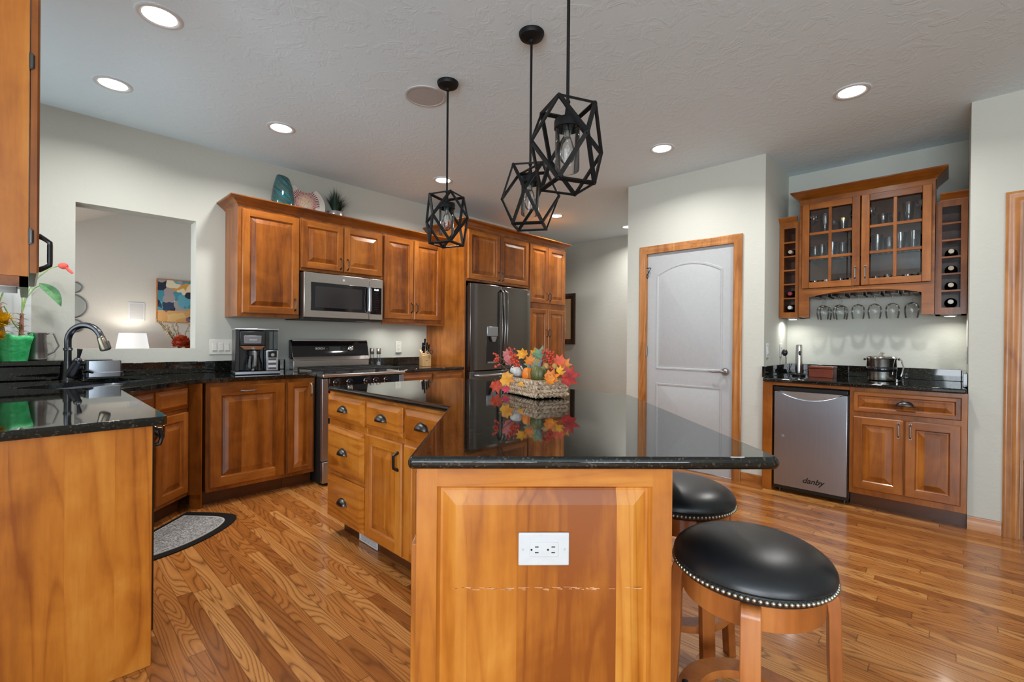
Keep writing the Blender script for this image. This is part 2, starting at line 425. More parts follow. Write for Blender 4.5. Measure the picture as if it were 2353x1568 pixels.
def wall_holes(axis, pos, thick, a0, a1, holes, zt=CEIL):
    # wall along an axis with rectangular holes (a0,a1,z0,z1)
    m = MB(); xs = sorted({a0, a1, *[h[0] for h in holes], *[h[1] for h in holes]})
    for p, q in zip(xs, xs[1:]):
        z = [(0, zt)]
        for h in holes:
            if h[0] <= p and q <= h[1]: z = [(0, h[2]), (h[3], zt)]
        for lo, hi in z:
            if hi - lo > 1e-4: m.box(*((p, q, pos, pos+thick) if axis == 'x' else (pos, pos+thick, p, q)), lo, hi)
    return m
struct('wall_left', wall_holes('y', -.42, .12, 2.0, 4.42, [(2.80, 4.12, 1.10, 2.16)]), M['wall'])
struct('wall_rear', wall_holes('x', -4.1, .1, -3.5, 4.30, [(-2.95, -.4, .45, 2.45)]), M['wall'])
struct('wall_patio', wall_holes('y', -3.6, .1, -4.1, 2.12, [(-2.9, .3, .06, 2.42)]), M['wall'])
struct('wall_right', wall_holes('y', 4.18, .12, -4.0, -.08, [(-1.20, -.31, 0, 2.06)]), M['wall'])
struct('wall_niche', MB().box(4.93, 5.03, -.08, 1.12, 0, CEIL).box(4.30, 5.03, -.20, -.08, 0, CEIL).box(4.31, 5.03, 1.12, 1.24, 0, CEIL), M['wall'])
struct('wall_pantry', wall_holes('y', 4.19, .12, 1.12, 2.38, [(1.347, 2.182, 0, 2.048)]), M['wall'])
struct('wall_hall', MB().box(6.1, 6.22, 2.2, 7.0, 0, CEIL).box(4.31, 6.1, 2.26, 2.38, 0, CEIL).box(4.86, 6.1, 7.0, 7.1, 0, CEIL).box(4.86, 4.98, 4.589, 7.0, 0, CEIL), M['wall'])
struct('wall_laundry', MB().box(6.9, 7.0, -3.5, -.2, 0, CEIL).box(5.03, 6.9, -.30, -.20, 0, CEIL).box(4.30, 6.9, -3.6, -3.5, 0, CEIL), M['white_wall'])
struct('ceiling_laundry', MB().box(4.30, 6.9, -3.5, -.30, 2.5, 2.54), M['white_wall'])
# living room beyond the pass-through
struct('floor_living', MB().box(-2.0, 4.86, 4.589, 9.6, -.06, 0), M['floor'])
struct('wall_living', MB().prism([(-2.1, 0), (4.9, 0), (4.9, 3.78), (2.4, 3.78), (-.4, 2.45), (-2.1, 2.45)], 0, .1).xf(Matrix(((1,0,0,0),(0,0,1,9.5),(0,1,0,0),(0,0,0,1)))), M['wall_l'])
pr_ = [(-2.1, 2.45), (-.4, 2.45), (2.4, 3.78), (4.9, 3.78), (4.9, 3.88), (2.4, 3.88), (-.4, 2.55), (-2.1, 2.55)]
struct('ceiling_living', MB().prism(pr_, 0, 4.95).xf(Matrix(((1,0,0,0),(0,0,1,4.57),(0,1,0,0),(0,0,0,1)))), M['wall_l'])
struct('wall_living_side', wall_holes('y', -2.1, .1, 4.4, 9.5, [(5.2, 8.8, .5, 2.25)], 2.45), M['wall_l'])
struct('wall_living_front', MB().box(-2.0, -.42, 4.42, 4.589, 0, 2.45).box(-.42, 4.86, 4.50, 4.589, CEIL, 3.8), M['wall_l'])
# windows behind the camera and in the living room
def window(name, axis, pos, a0, a1, z0, z1, nm):
    m = MB(); f = .05
    def bx(p, q, lo, hi, d0, d1, mi=0): m.box(*((p, q, pos+d0, pos+d1) if axis == 'x' else (pos+d0, pos+d1, p, q)), lo, hi, mi)
    bx(a0, a1, z0, z0+f, .02, .08); bx(a0, a1, z1-f, z1, .02, .08); bx(a0, a0+f, z0+f, z1-f, .02, .08); bx(a1-f, a1, z0+f, z1-f, .02, .08)
    for k in range(1, nm):
        c = a0+(a1-a0)*k/nm; bx(c-f/2, c+f/2, z0+f, z1-f, .02, .08)
    bx(a0+f, a1-f, z0+f, z1-f, .045, .05, 1)
    struct(name, m, [M['white'], M['glass']])
window('window_1', 'x', -4.1, -2.95, -.4, .45, 2.45, 2)
window('window_2', 'y', -3.6, -2.9, .3, .06, 2.42, 2)
window('window_4', 'y', -.42, 2.80, 4.12, 1.10, 2.16, 2)
window('window_3', 'y', -2.1, 5.2, 8.8, .5, 2.25, 3)
# casings, swept from one profile
CAS = [(0, 0), (0, .010), (.008, .014), (.022, .015), (.030, .011), (.044, .012), (.056, .018), (.066, .019), (.072, .016), (.072, 0)]
def casing(name, y_lo, y_hi, z_top, xplane):
    # path walks up one jamb, across and down; u = -y so that out is to the right
    m = MB().sweep([(-y_hi, 0), (-y_hi, z_top), (-y_lo, z_top), (-y_lo, 0)], [(-a, h) for a, h in CAS])
    m.xf(Matrix(((0, 0, -1, xplane), (-1, 0, 0, 0), (0, 1, 0, 0), (0, 0, 0, 1))))
    return struct(name, m, M['oak_v'])
casing('trim_1', 1.362, 2.168, 2.036, 4.19)
casing('trim_2', -1.20, -.308, 2.052, 4.18)
struct('trim_4', MB().box(4.19, 4.31, 1.347, 1.362, 0, 2.048).box(4.19, 4.31, 2.168, 2.182, 0, 2.048).box(4.19, 4.31, 1.362, 2.168, 2.036, 2.048)
       .box(4.18, 4.30, -.322, -.31, 0, 2.06).box(4.18, 4.30, -1.20, -1.188, 0, 2.06), M['oak_v'])
BB = [(0, 0), (.014, 0), (.014, .055), (.010, .066), (.012, .074), (.008, .085), (0, .085)]
def baseboard(name, path): return struct(name, MB().sweep(path, BB), M['oak_h'])
baseboard('baseboard_pantry', [(4.19, 1.287), (4.19, 1.12), (4.205, 1.12)][::1])
baseboard('baseboard_right', [(4.18, -.08), (4.18, -.232)])
baseboard('baseboard_door', [(4.19, 2.38), (4.19, 2.243)])
baseboard('baseboard_hall', [(6.1, 7.0), (6.1, 2.38)])
# white two panel pantry door with an arched upper panel
door = bpy.data.objects.new('door_1', None); COL.objects.link(door); door['kind'] = 'structure'
door.location = (4.205, 2.166, 0); door.rotation_euler = (0, 0, -PI/2)
DW = .802
leaf = MB().box(0, DW, 0, .04, .008, 2.034)
def arch_loop(x0, x1, z0, z1, rise, ins, y, n=16):
    x0 += ins; x1 -= ins; z0 += ins; z1 -= ins; l = [(x0, y, z0), (x1, y, z0)]
    if rise == 0: return l + [(x1 - (x1-x0)*i/n, y, z1) for i in range(n+1)]
    for i in range(n+1):
        t = 1 - 2*i/n; l.append(((x0+x1)/2 + t*(x1-x0)/2, y, z1 + rise*(1-t*t)))
    return l
MOLD = [(0, 0), (.004, -.006), (.016, -.005), (.022, .0005-.001), (.030, -.001), (.045, -.006)]
for z0, z1, rise in ((.92, 1.835, .085), (.13, .785, 0)):
    leaf.loft([arch_loop(.092, .712, z0, z1, rise, i, y) for i, y in MOLD], 0, False, True)
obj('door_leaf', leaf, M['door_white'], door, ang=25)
hd = MB().cyl((.738, 0, .925), .033, -.012, (0, 1, 0), 28).lathe([(.026, -.010), (.020, -.018), (.012, -.022), (.011, -.050)], (.738, 0, .925), 20, 0, (0, 1, 0))
hd.tube([(.738, -.048, .925), (.715, -.052, .930), (.685, -.052, .926), (.655, -.050, .922), (.628, -.046, .925), (.618, -.044, .932)], [.011, .010, .008, .007, .006, .004], 10)
obj('lever_handle', hd, M['pewter'], door)
for z in (.22, 1.09, 1.86): obj('hinge', MB().box(-.012, .006, -.006, .004, z-.045, z+.045).cyl((-.004, -.008, z-.047), .006, .094), M['pewter'], door)
obj('door_stop', MB().box(-.012, -.002, -.02, 0, 1.80, 1.845).tube([(-.006, -.02, 1.90), (.05, -.035, 1.895), (.035, -.035, 1.87), (-.004, -.022, 1.815)], .004, 8), M['iron'], door)
# white door at the far side of the tiled room
d2 = bpy.data.objects.new('door_2', None); COL.objects.link(d2); d2['kind'] = 'structure'; d2.location = (6.88, -.36, 0); d2.rotation_euler = (0, 0, -PI/2)
l2 = MB().box(0, .80, 0, .02, .03, 1.95)
for z0, z1 in ((1.1, 1.85), (.2, .95)): l2.loft([arch_loop(.06, .74, z0, z1, 0, i, y) for i, y in MOLD], 0, False, True)
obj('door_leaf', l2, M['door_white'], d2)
obj('door_sweep', MB().box(0, .80, -.004, .02, .0, .03), M['black_matte'], d2)
obj('lever_handle', MB().cyl((.06, 0, .98), .03, -.012, (0, 1, 0)).tube([(.06, 0, .98), (.06, -.05, .98), (.16, -.05, .98)], .009), M['pewter'], d2)
struct('trim_5', MB().box(6.862, 6.9, -1.22, -.32, 1.955, 1.99), M['oak_h'])
# ------------------------------------------------------------------ cabinet joinery (local frame: x right, y into the wall, front at y = 0)
RAISED = [(.052, -.020), (.056, -.0145), (.062, -.012), (.070, -.012), (.104, -.0195)]
def rect(x0, x1, z0, z1, d, y): return [(x0+d, y, z0+d), (x1-d, y, z0+d), (x1-d, y, z1-d), (x0+d, y, z1-d)]
def ring(mb, l0, l1, mi_h, mi_v):
    # quads between two rectangular loops: bottom, right, top, left
    for i, m in ((0, mi_h), (1, mi_v), (2, mi_h), (3, mi_v)):
        j = (i+1) % 4; mb.add([l0[i], l0[j], l1[j], l1[i]], [(0, 1, 2, 3)], m)
def door_mesh(x0, x1, z0, z1, fw=.052, t=.021):
    # raised panel door: 0 stiles, 1 rails, 2 panel
    m = MB(); k = min(1, (x1-x0)/.26)
    L = [rect(x0, x1, z0, z1, 0, 0), rect(x0, x1, z0, z1, 0, -t*.72), rect(x0, x1, z0, z1, .006, -t)]
    ring(m, L[0], L[1], 0, 0); ring(m, L[1], L[2], 1, 0); m.add(L[0], [(0, 1, 2, 3)], 0)
    a = .006; f = fw*k
    m.add([(x0+a, -t, z0+a), (x0+f, -t, z0+a), (x0+f, -t, z1-a), (x0+a, -t, z1-a)], [(0, 1, 2, 3)], 0)
    m.add([(x1-f, -t, z0+a), (x1-a, -t, z0+a), (x1-a, -t, z1-a), (x1-f, -t, z1-a)], [(0, 1, 2, 3)], 0)
    m.add([(x0+f, -t, z0+a), (x1-f, -t, z0+a), (x1-f, -t, z0+f), (x0+f, -t, z0+f)], [(0, 1, 2, 3)], 1)
    m.add([(x0+f, -t, z1-f), (x1-f, -t, z1-f), (x1-f, -t, z1-a), (x0+f, -t, z1-a)], [(0, 1, 2, 3)], 1)
    prev = rect(x0, x1, z0, z1, f, -t)
    for d, y in ((.003, -t+.006), (.008, -t+.011), (.014, -t+.011), (.014+.034*k, -t+.001)):
        cur = rect(x0, x1, z0, z1, f+d, y); ring(m, prev, cur, 1 if d < .012 else 2, 0 if d < .012 else 2); prev = cur
    m.add(prev, [(0, 1, 2, 3)], 2)
    return m
def slab_mesh(x0, x1, z0, z1, bev=.030):
    m = MB(); L = [rect(x0, x1, z0, z1, 0, 0), rect(x0, x1, z0, z1, 0, -.012), rect(x0, x1, z0, z1, .003, -.0145), rect(x0, x1, z0, z1, .006, -.0145), rect(x0, x1, z0, z1, bev, -.026)]
    m.add(L[0], [(0, 1, 2, 3)])
    for a, b in zip(L, L[1:]): ring(m, a, b, 0, 0)
    m.add(L[-1], [(0, 1, 2, 3)]); return m
WM = ['wood_v', 'wood_h', 'wood_p']; IM = ['isl_v', 'isl_h', 'isl_p']
def pull(parent, x, z, L=.096, horiz=False, y=-.021, mat='iron', r=.0048):
    pts = []
    for i in range(13):
        t = i/12; s = (t-.5)*L; b = .026*min(1, math.sin(PI*t)*2.2)
        pts.append((x+s, y-b, z) if horiz else (x, y-b, z+s))
    m = MB().tube(pts, [r*1.25]+[r]*11+[r*1.25], 8)
    for s in (-L/2, L/2): m.cyl((x+s, y, z) if horiz else (x, y, z+s), .0075, -.005, (0, 1, 0), 12)
    return obj('handle', m, M[mat], parent)
def cup(parent, x, z, a=.046, b=.035, c=.028, y=-.026):
    L = []
    for k in range(7):
        p = PI/2*k/6; L.append([(x+a*math.cos(u), y-c*math.sin(u)**.7*math.sin(p) if 0 < u < PI else y, z+b*math.sin(u)*math.cos(p)) for u in [PI*i/14 for i in range(15)]])
    m = MB().loft(L, 0, False, False, closed=False)
    L2 = [[(x+a*q*math.cos(u), y-.001, z-.003+(b*q)*math.sin(u)) for u in [PI*i/14 for i in range(15)]] for q in (.98, 1.14)]
    m.loft(L2, 0, False, False, closed=False)
    return obj('handle', m, M['iron'], parent, solid=.002)
def add_door(p, x0, x1, z0, z1, hx=None, hz=None, wm=WM, horiz=False, mat='iron', fw=.052):
    d = obj('door', door_mesh(x0, x1, z0, z1, fw), [M[k] for k in wm], p, ang=12)
    if hx is not None: pull(d, hx, hz, horiz=horiz, mat=mat)
    return d
def add_drawer(p, x0, x1, z0, z1, mat='isl_d', hz=None, handle=True, panel=None):
    d = obj('drawer', slab_mesh(x0, x1, z0, z1) if not panel else door_mesh(x0, x1, z0, z1, .026), [M[mat]] if not panel else [M[k] for k in panel], p, ang=12)
    if handle: cup(d, (x0+x1)/2, (z0+z1)/2-.004 if hz is None else hz)
    return d
def carcass(p, w, dep, z0, z1, mats=('wood_v', 'wood_h', 'wood_d'), fr=.035, name='body'):
    m = MB().box(0, w, .0005, dep, z0, z1)
    return obj(name, m, M[mats[0]], p, bev=.0015, seg=1)
CROWN = [(0, 0), (.004, .0), (.006, .008), (.012, .014), (.018, .020), (.032, .030), (.050, .046), (.058, .050), (.066, .058), (.066, .066), (0, .066)]

# ---- wall cabinets over the range wall (front plane y = 4.085)
UY = 4.087; UB, UT = 1.356, 2.236
a = thing('wall_cabinet', 'tall single-door cherry wall cabinet left of the microwave', 'cabinet', (1.150, UY, 0), 0, 'cherry wall cabinets above the range counter')
carcass(a, .478, .331, UB, UT); add_door(a, .028, .470, 1.384, 2.212, .432, 1.468)
a = thing('wall_cabinet', 'short two-door cherry wall cabinet directly above the microwave', 'cabinet', (1.630, UY, 0), 0, 'cherry wall cabinets above the range counter')
carcass(a, .800, .331, 1.772, UT); add_door(a, .006, .388, 1.796, 2.212, .358, 1.868); add_door(a, .396, .788, 1.796, 2.212, .426, 1.868)
a = thing('wall_cabinet', 'narrow two-door cherry wall cabinet between microwave and refrigerator panel', 'cabinet', (2.432, UY, 0), 0, 'cherry wall cabinets above the range counter')
carcass(a, .772, .331, UB, UT); add_door(a, .010, .352, 1.388, 2.212, .326, 1.508); add_door(a, .360, .716, 1.388, 2.212, .388, 1.508)
solo('light_rail', MB().box(0, .770, 0, .018, -.020, 0), M['wood_h'], 'thin cherry light rail under the cabinet beside the refrigerator panel', 'moulding', (2.433, UY+.004, UB))
solo('crown_moulding', MB().sweep([(1.150, 4.419), (1.150, UY), (3.204, UY)], CROWN, UT), M['wood_h'], 'cherry crown moulding along the wall cabinets above the microwave', 'moulding')
# ---- refrigerator surround
solo('end_panel', MB().box(0, .030, 0, .656, 0, 2.40), M['wood_p'], 'tall plain cherry end panel on the left side of the refrigerator', 'panel', (3.207, 3.764, 0), bev=.002)
a = thing('wall_cabinet', 'deep two-door cherry cabinet above the dark refrigerator', 'cabinet', (3.239, 3.764, 0))
carcass(a, .998, .654, 1.818, 2.40); add_door(a, .012, .494, 1.842, 2.372, .470, 1.905); add_door(a, .502, .986, 1.842, 2.372, .528, 1.905)
a = thing('pantry_cabinet', 'tall four-door cherry pantry cabinet right of the refrigerator', 'cabinet', (4.239, 3.764, 0))
carcass(a, .738, .654, .10, 2.40)
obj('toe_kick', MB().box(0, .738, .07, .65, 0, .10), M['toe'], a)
for x0, x1, hx in ((.010, .364, .338), (.372, .728, .398)):
    add_door(a, x0, x1, 1.652, 2.372, hx, 1.740); add_door(a, x0, x1, .13, 1.578, hx, 1.275)
solo('crown_moulding', MB().sweep([(3.207, 4.419), (3.207, 3.764), (4.977, 3.764), (4.977, 4.419)], CROWN, 2.40), M['wood_h'], 'cherry crown moulding over the refrigerator and pantry cabinets', 'moulding')

# ---- base cabinets along the range wall (front plane y = 3.755)
BY = 3.757; CB = .868
def base(name, label, x0, w, dep=.655, y=BY, group=None):
    a = thing(name, label, 'cabinet', (x0, y, 0), 0, group); carcass(a, w, dep, .10, CB)
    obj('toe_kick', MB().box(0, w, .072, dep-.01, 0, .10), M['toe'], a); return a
a = base('base_cabinet', 'wide cherry base cabinet front with one horizontal pull near the top rail', .865, .535)
add_door(a, .022, .522, .128, .842, .265, .800, horiz=True, mat='pewter', fw=.068)
a = base('base_cabinet', 'narrow tall-door cherry base cabinet beside the left side of the range', 1.402, .222)
add_door(a, .008, .208, .128, .842, .182, .775, mat='pewter')
a = base('base_cabinet', 'cherry base cabinet with drawers between range and refrigerator panel', 2.396, .806)
add_drawer(a, .012, .396, .715, .846, 'wood_h', handle=False); add_drawer(a, .410, .792, .715, .846, 'wood_h', handle=False)
add_door(a, .012, .396, .13, .700, .370, .62); add_door(a, .410, .792, .13, .700, .436, .62)
# ---- diagonal sink cabinet, corner post, left run
a = thing('sink_cabinet', 'diagonal cherry sink cabinet under the faucet in the left corner', 'cabinet', (.318, 3.336, 0), PI/4)
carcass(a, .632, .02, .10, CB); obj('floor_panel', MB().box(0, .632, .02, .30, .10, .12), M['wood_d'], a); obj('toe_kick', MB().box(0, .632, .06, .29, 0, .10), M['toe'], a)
for x0, x1, hx in ((.012, .308, .285), (.324, .618, .347)):
    add_door(a, x0, x1, .128, .680, hx, .600); add_drawer(a, x0, x1, .706, .842, 'wood_h', handle=False)
solo('corner_post', MB().box(0, .094, 0, .012, .10, CB).box(.01, .085, .012, .03, 0, .10), M['wood_v'], 'plain cherry filler post at the inside corner between sink cabinet and range counter', 'post', (.768, 3.800, 0), (0, 0, -PI/4))
a = thing('dishwasher', 'black dishwasher set behind the near cherry end panel', 'dishwasher', (.316, 2.112, 0), PI/2)
obj('body', MB().box(0, .60, .03, .58, .10, CB), M['black_matte'], a)
dd = obj('door', MB().box(.002, .598, -.012, .028, .11, CB-.004), M['black'], a, bev=.004)
obj('handle', MB().tube([(.06, -.012, .842), (.06, -.036, .838), (.06, -.044, .81), (.06, -.036, .782), (.06, -.012, .778)], .008, 8).tube([(.06, -.04, .81), (.54, -.04, .81)], .009, 8), M['black'], dd)
obj('toe_kick', MB().box(0, .60, .07, .5, 0, .10), M['black_matte'], a)
a = thing('base_cabinet', 'cherry base cabinet on the left run between dishwasher and sink', 'cabinet', (.316, 2.715, 0), PI/2)
carcass(a, .60, .60, .10, CB); obj('toe_kick', MB().box(0, .60, .07, .58, 0, .10), M['toe'], a)
add_door(a, .012, .588, .13, .70); add_drawer(a, .012, .588, .715, .846, 'wood_h', handle=False)
solo('end_panel', MB().box(-.30, .318, 0, .024, 0, CB), M['isl_p'], 'large plain cherry end panel of the near left counter', 'panel', (0, 2.086, 0), bev=.002)
# ---- cabinet at the top left
a = thing('wall_cabinet', 'near cherry wall cabinet cut off by the top left of the view', 'cabinet', (.008, 2.10, 0), PI/2)
obj('body', MB().box(0, .60, .002, .308, 1.372, 2.735), M['isl_v'], a, bev=.0015, seg=1)
obj('underside', MB().box(.0, .018, .002, .30, 1.340, 1.372).box(.0, .60, .002, .022, 1.340, 1.372), M['wood_h'], a)
obj('light_strip', MB().box(.03, .55, .03, .10, 1.352, 1.371), M['lt_gray'], a, bev=.002)
dd = add_door(a, .004, .596, 1.385, 2.722, None)
pull(dd, .040, 1.455, .110, y=-.020, mat='black', r=.007)
for z in (1.50, 2.05): obj('hinge', MB().box(.0, .02, -.004, .004, z-.025, z+.025).cyl((.004, -.004, z-.02), .005, .04), M['iron'], a)
# ---- island: the wing along the range (faces -x) and the diagonal main block
IX = 1.290
def isl(label, y_hi, w):
    a = thing('island_cabinet', label, 'cabinet', (IX, y_hi, 0), -PI/2, 'cherry base cabinets of the island wing')
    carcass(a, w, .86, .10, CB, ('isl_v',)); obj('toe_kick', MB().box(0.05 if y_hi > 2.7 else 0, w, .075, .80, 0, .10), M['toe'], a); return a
a = isl('three-drawer cherry island cabinet at the far end with cup pulls', 2.764, .452)
for z0, z1 in ((.700, .850), (.392, .664), (.112, .368)): add_drawer(a, .006, .442, z0, z1, hz=(z0+z1)/2-.012)
a = isl('one-drawer one-door cherry island cabinet in the middle of the wing', 2.310, .370)
add_drawer(a, .010, .360, .700, .850, hz=.762); d_ = add_door(a, .010, .362, .116, .672, None, None, IM); pull(d_, .334, .583, .088, mat='black', r=.0075)
a = isl('cherry island cabinet at the inside corner, partly hidden by the countertop', 1.938, .335)
add_drawer(a, .010, .326, .700, .850, hz=.765); add_door(a, .010, .326, .116, .672, None, None, IM)
Q = math.sqrt(.5)
def ST(s, t, z=0): return ((s+t)*Q, (t-s)*Q, z)
a = thing('island_cabinet', 'near diagonal cherry island cabinet with the big raised end panel', 'cabinet', ST(-.204, 1.152), -PI/4)
obj('body', MB().box(0, .640, .022, .80, .10, CB).box(.0, .640, .05, .80, 0, .10), M['isl_v'], a)
ep = MB(); x1, z1, f = .640, CB, .050
for bx in ((0, f, 0, z1), (x1-f, x1, 0, z1)): ep.box(bx[0], bx[1], 0, .022, bx[2], bx[3], 0)
ep.box(f, x1-f, 0, .022, z1-f+.004, z1, 1); ep.box(f, x1-f, 0, .022, 0, .10, 1)
prev = [(f, 0, .10), (x1-f, 0, .10), (x1-f, 0, z1-f+.004), (f, 0, z1-f+.004)]
for d, y in ((.003, .008), (.008, .015), (.014, .015), (.047, .002)):
    cur = [(f+d, y, .10+d), (x1-f-d, y, .10+d), (x1-f-d, y, z1-f+.004-d), (f+d, y, z1-f+.004-d)]
    ring(ep, prev, cur, 2, 2); prev = cur
ep.add(prev, [(0, 1, 2, 3)], 2)
obj('end_panel', ep, [M['isl_v'], M['isl_h'], M['isl_p']], a, ang=10)
sc = MB()
for i in range(46):
    t = random.random(); x = (.10 + .34*t) if random.random() < .8 else random.uniform(.05, .55); L = random.uniform(.004, .022); z = .566+random.uniform(-.0035, .0035)
    sc.add([(x, .0012, z), (x+L, .0012, z+random.uniform(-.002, .002)), (x+L, .0012, z+.0009), (x, .0012, z+.0012)], [(0, 1, 2, 3)])
so = obj('scratch_marks', sc, plain('scratched_wood', srgb(214, 160, 118), .6), a); so['kind'] = 'stuff'
obj('drawer_front', MB().box(-.0185, -.001, .03, .50, .09, .668), M['isl_v'], a, bev=.004)
obj('door', MB().box(-.010, 0, .03, .50, .69, .85), M['wood_v'], a, bev=.003)
# ------------------------------------------------------------------ countertops
CT0, CT1 = .8685, .900
Dn = lambda s, t: (s*Q, t*Q)
def diag(cx, cy, s, t): return (cx+(s+t)*Q, cy+(t-s)*Q)     # s along (1,-1), t along (1,1)
SKC = (.305, 3.800)                                          # middle of the sink on the diagonal
sink_hole = [diag(*SKC, s, t) for s, t in [(-q, p) for p, q in rrect(-.34, .34, -.165, .20, .07)]]
left_top = [(-.298, 2.062), (.345, 2.062), (.358, 2.075), (.358, 3.300), (.790, 3.732), (1.624, 3.732), (1.624, 4.418), (-.298, 4.418)]
solo('countertop', mesh_hole(left_top, [sink_hole], CT0, CT1), M['granite'], 'black granite countertop of the left run with the sink, up to the range', 'countertop', bev=.011, seg=3)
solo('countertop', MB().prism([(2.394, 3.732), (3.205, 3.732), (3.205, 4.418), (2.394, 4.418)], CT0, CT1), M['granite'], 'short black granite countertop between range and refrigerator panel', 'countertop', bev=.011, seg=3)
solo('backsplash', MB().box(.391, 1.630, 4.396, 4.418, CT1+.0005, .992), M['granite'], 'black granite backsplash strip behind the coffee maker', 'backsplash', bev=.002)
solo('backsplash', MB().box(2.40, 3.204, 4.396, 4.418, CT1+.0005, .985), M['granite'], 'black granite backsplash strip behind the knife block', 'backsplash', bev=.002)
led = MB().box(-.298, .390, 4.235, 4.418, CT1+.0005, .994).prism([(-.298, 4.200), (.398, 4.200), (.420, 4.222), (.420, 4.395), (-.298, 4.395)], .994, 1.027)
solo('corner_ledge', led, M['granite'], 'raised black granite ledge in the left corner carrying pots and jug', 'ledge', bev=.006, seg=2)
isl_top = [ST(-.224, 1.130)[:2], ST(.690, 1.130)[:2], ST(.708, 1.148)[:2], ST(.698, 2.455)[:2], (2.228, 2.712), (1.252, 2.712), (1.252, 1.562)]
solo('countertop', MB().prism(isl_top, CT0, CT1), M['granite'], 'large angled black granite island countertop carrying the harvest basket', 'countertop', bev=.012, seg=3)
bar_top = MB().prism([(4.102, -.072), (4.928, -.072), (4.928, 1.105), (4.102, 1.105)], CT0, CT1)
solo('countertop', bar_top, M['granite'], 'black granite countertop of the wet bar over the mini fridge', 'countertop', bev=.010, seg=3)
sp = MB().box(4.906, 4.928, -.055, 1.095, CT1+.0005, .990).box(4.135, 4.928, 1.096, 1.118, CT1+.0005, .990).box(4.30, 4.928, -.078, -.056, CT1+.0005, .990)
solo('backsplash', sp, M['granite'], 'black granite backsplash wrapping three sides of the wet bar', 'backsplash', bev=.002)
# undermount sink
def lp(h, z): return [diag(*SKC, -q, p)+(z,) for p, q in h]
sk = MB().loft([lp(rrect(-.355, .355, -.18, .215, .07), .868), lp(rrect(-.335, .335, -.16, .195, .07), .868), lp(rrect(-.320, .320, -.145, .18, .07), .72), lp(rrect(-.30, .30, -.125, .16, .06), .70)], 0, False, True)
solo('sink', sk, M['steel_cool'], 'stainless undermount corner sink set in the left countertop', 'sink', solid=.001)

# ------------------------------------------------------------------ pull-down faucet on the deck behind the sink
fx, fy = .186, 4.060
t = thing('faucet', 'dark brushed pull-down faucet with high arched spout over the sink', 'faucet', (fx, fy, CT1), -.74)
obj('base', MB().lathe([(.036, 0), (.036, .006), (.030, .010), (.026, .040), (.024, .075), (.0235, .13)], seg=24), M['faucet'], t)
sp_ = [(0, 0, .12), (0, 0, .26)] + [(.100-.100*math.cos(a), 0, .256+.100*math.sin(a)) for a in [PI*i/14*.92 for i in range(1, 15)]]
spo = obj('spout', MB().tube(sp_, .0185, 14), M['faucet'], t)
obj('collar', MB().lathe([(.0215, .195), (.024, .199), (.0215, .203), (.024, .208), (.0215, .212)], seg=20), M['faucet'], spo)
e0 = Vector(sp_[-1]); ed = (Vector(sp_[-1])-Vector(sp_[-2])).normalized()
hd = MB().lathe([(.020, -.004), (.022, 0), (.020, .006), (.022, .012), (.024, .04), (.028, .07), (.028, .085), (.022, .088)], tuple(e0), 20, 0, tuple(ed))
sh = obj('spray_head', hd, M['nickel_warm'], t)
obj('spray_button', MB().box(-.008, .008, -.006, .006, 0, .05).xf(Matrix.Translation(e0+ed*.028+Vector((.027, 0, .004))) @ Vector((0,0,1)).rotation_difference(ed).to_matrix().to_4x4()), M['dark_gray'], sh, bev=.002)
lv = MB().tube([(.006, 0, .03), (.03, .0, .075), (.058, 0, .125)], [.026, .025, .020], 14).ball((.060, 0, .130), .022).tube([(.060, 0, .135), (.066, 0, .165), (.072, 0, .205)], [.008, .009, .014], 12)
obj('lever', lv, M['faucet'], t)
solo('soap_dispenser', MB().lathe([(.022, 0), (.022, .006), (.013, .010), (.012, .035), (.014, .04)], seg=18).tube([(0, 0, .038), (0, 0, .052), (.028, 0, .060), (.062, 0, .050)], [.010, .010, .009, .007], 10), M['faucet'], 'small curved-spout soap pump between faucet and steel caddy', 'soap dispenser', (.262, 4.085, CT1), (0, 0, -.9))
t = thing('sponge_caddy', 'brushed steel sponge caddy on a black tray behind the sink', 'caddy', (.365, 4.150, CT1), 0)
obj('tray', MB().loft([[(x, y, z) for x, y in rrect(-.100, .100, -.040, .040, .02)] for z in (.004, .014)], 0), M['black'], t)
bx = [rrect(-.090, .090, -.034, .034, .018)]*2
obj('box', MB().loft([[(x, y, .016) for x, y in bx[0]], [(x, y, .122) for x, y in bx[0]], [(x*.97, y*.95, .122) for x, y in bx[0]], [(x*.97, y*.95, .03) for x, y in bx[0]]], 0, True, True), M['steel_cool'], t)
obj('wire_rail', MB().tube([(-.074, -.038, .045), (.096, -.040, .045), (.096, -.040, .010)], .0022, 6), M['chrome'], t)

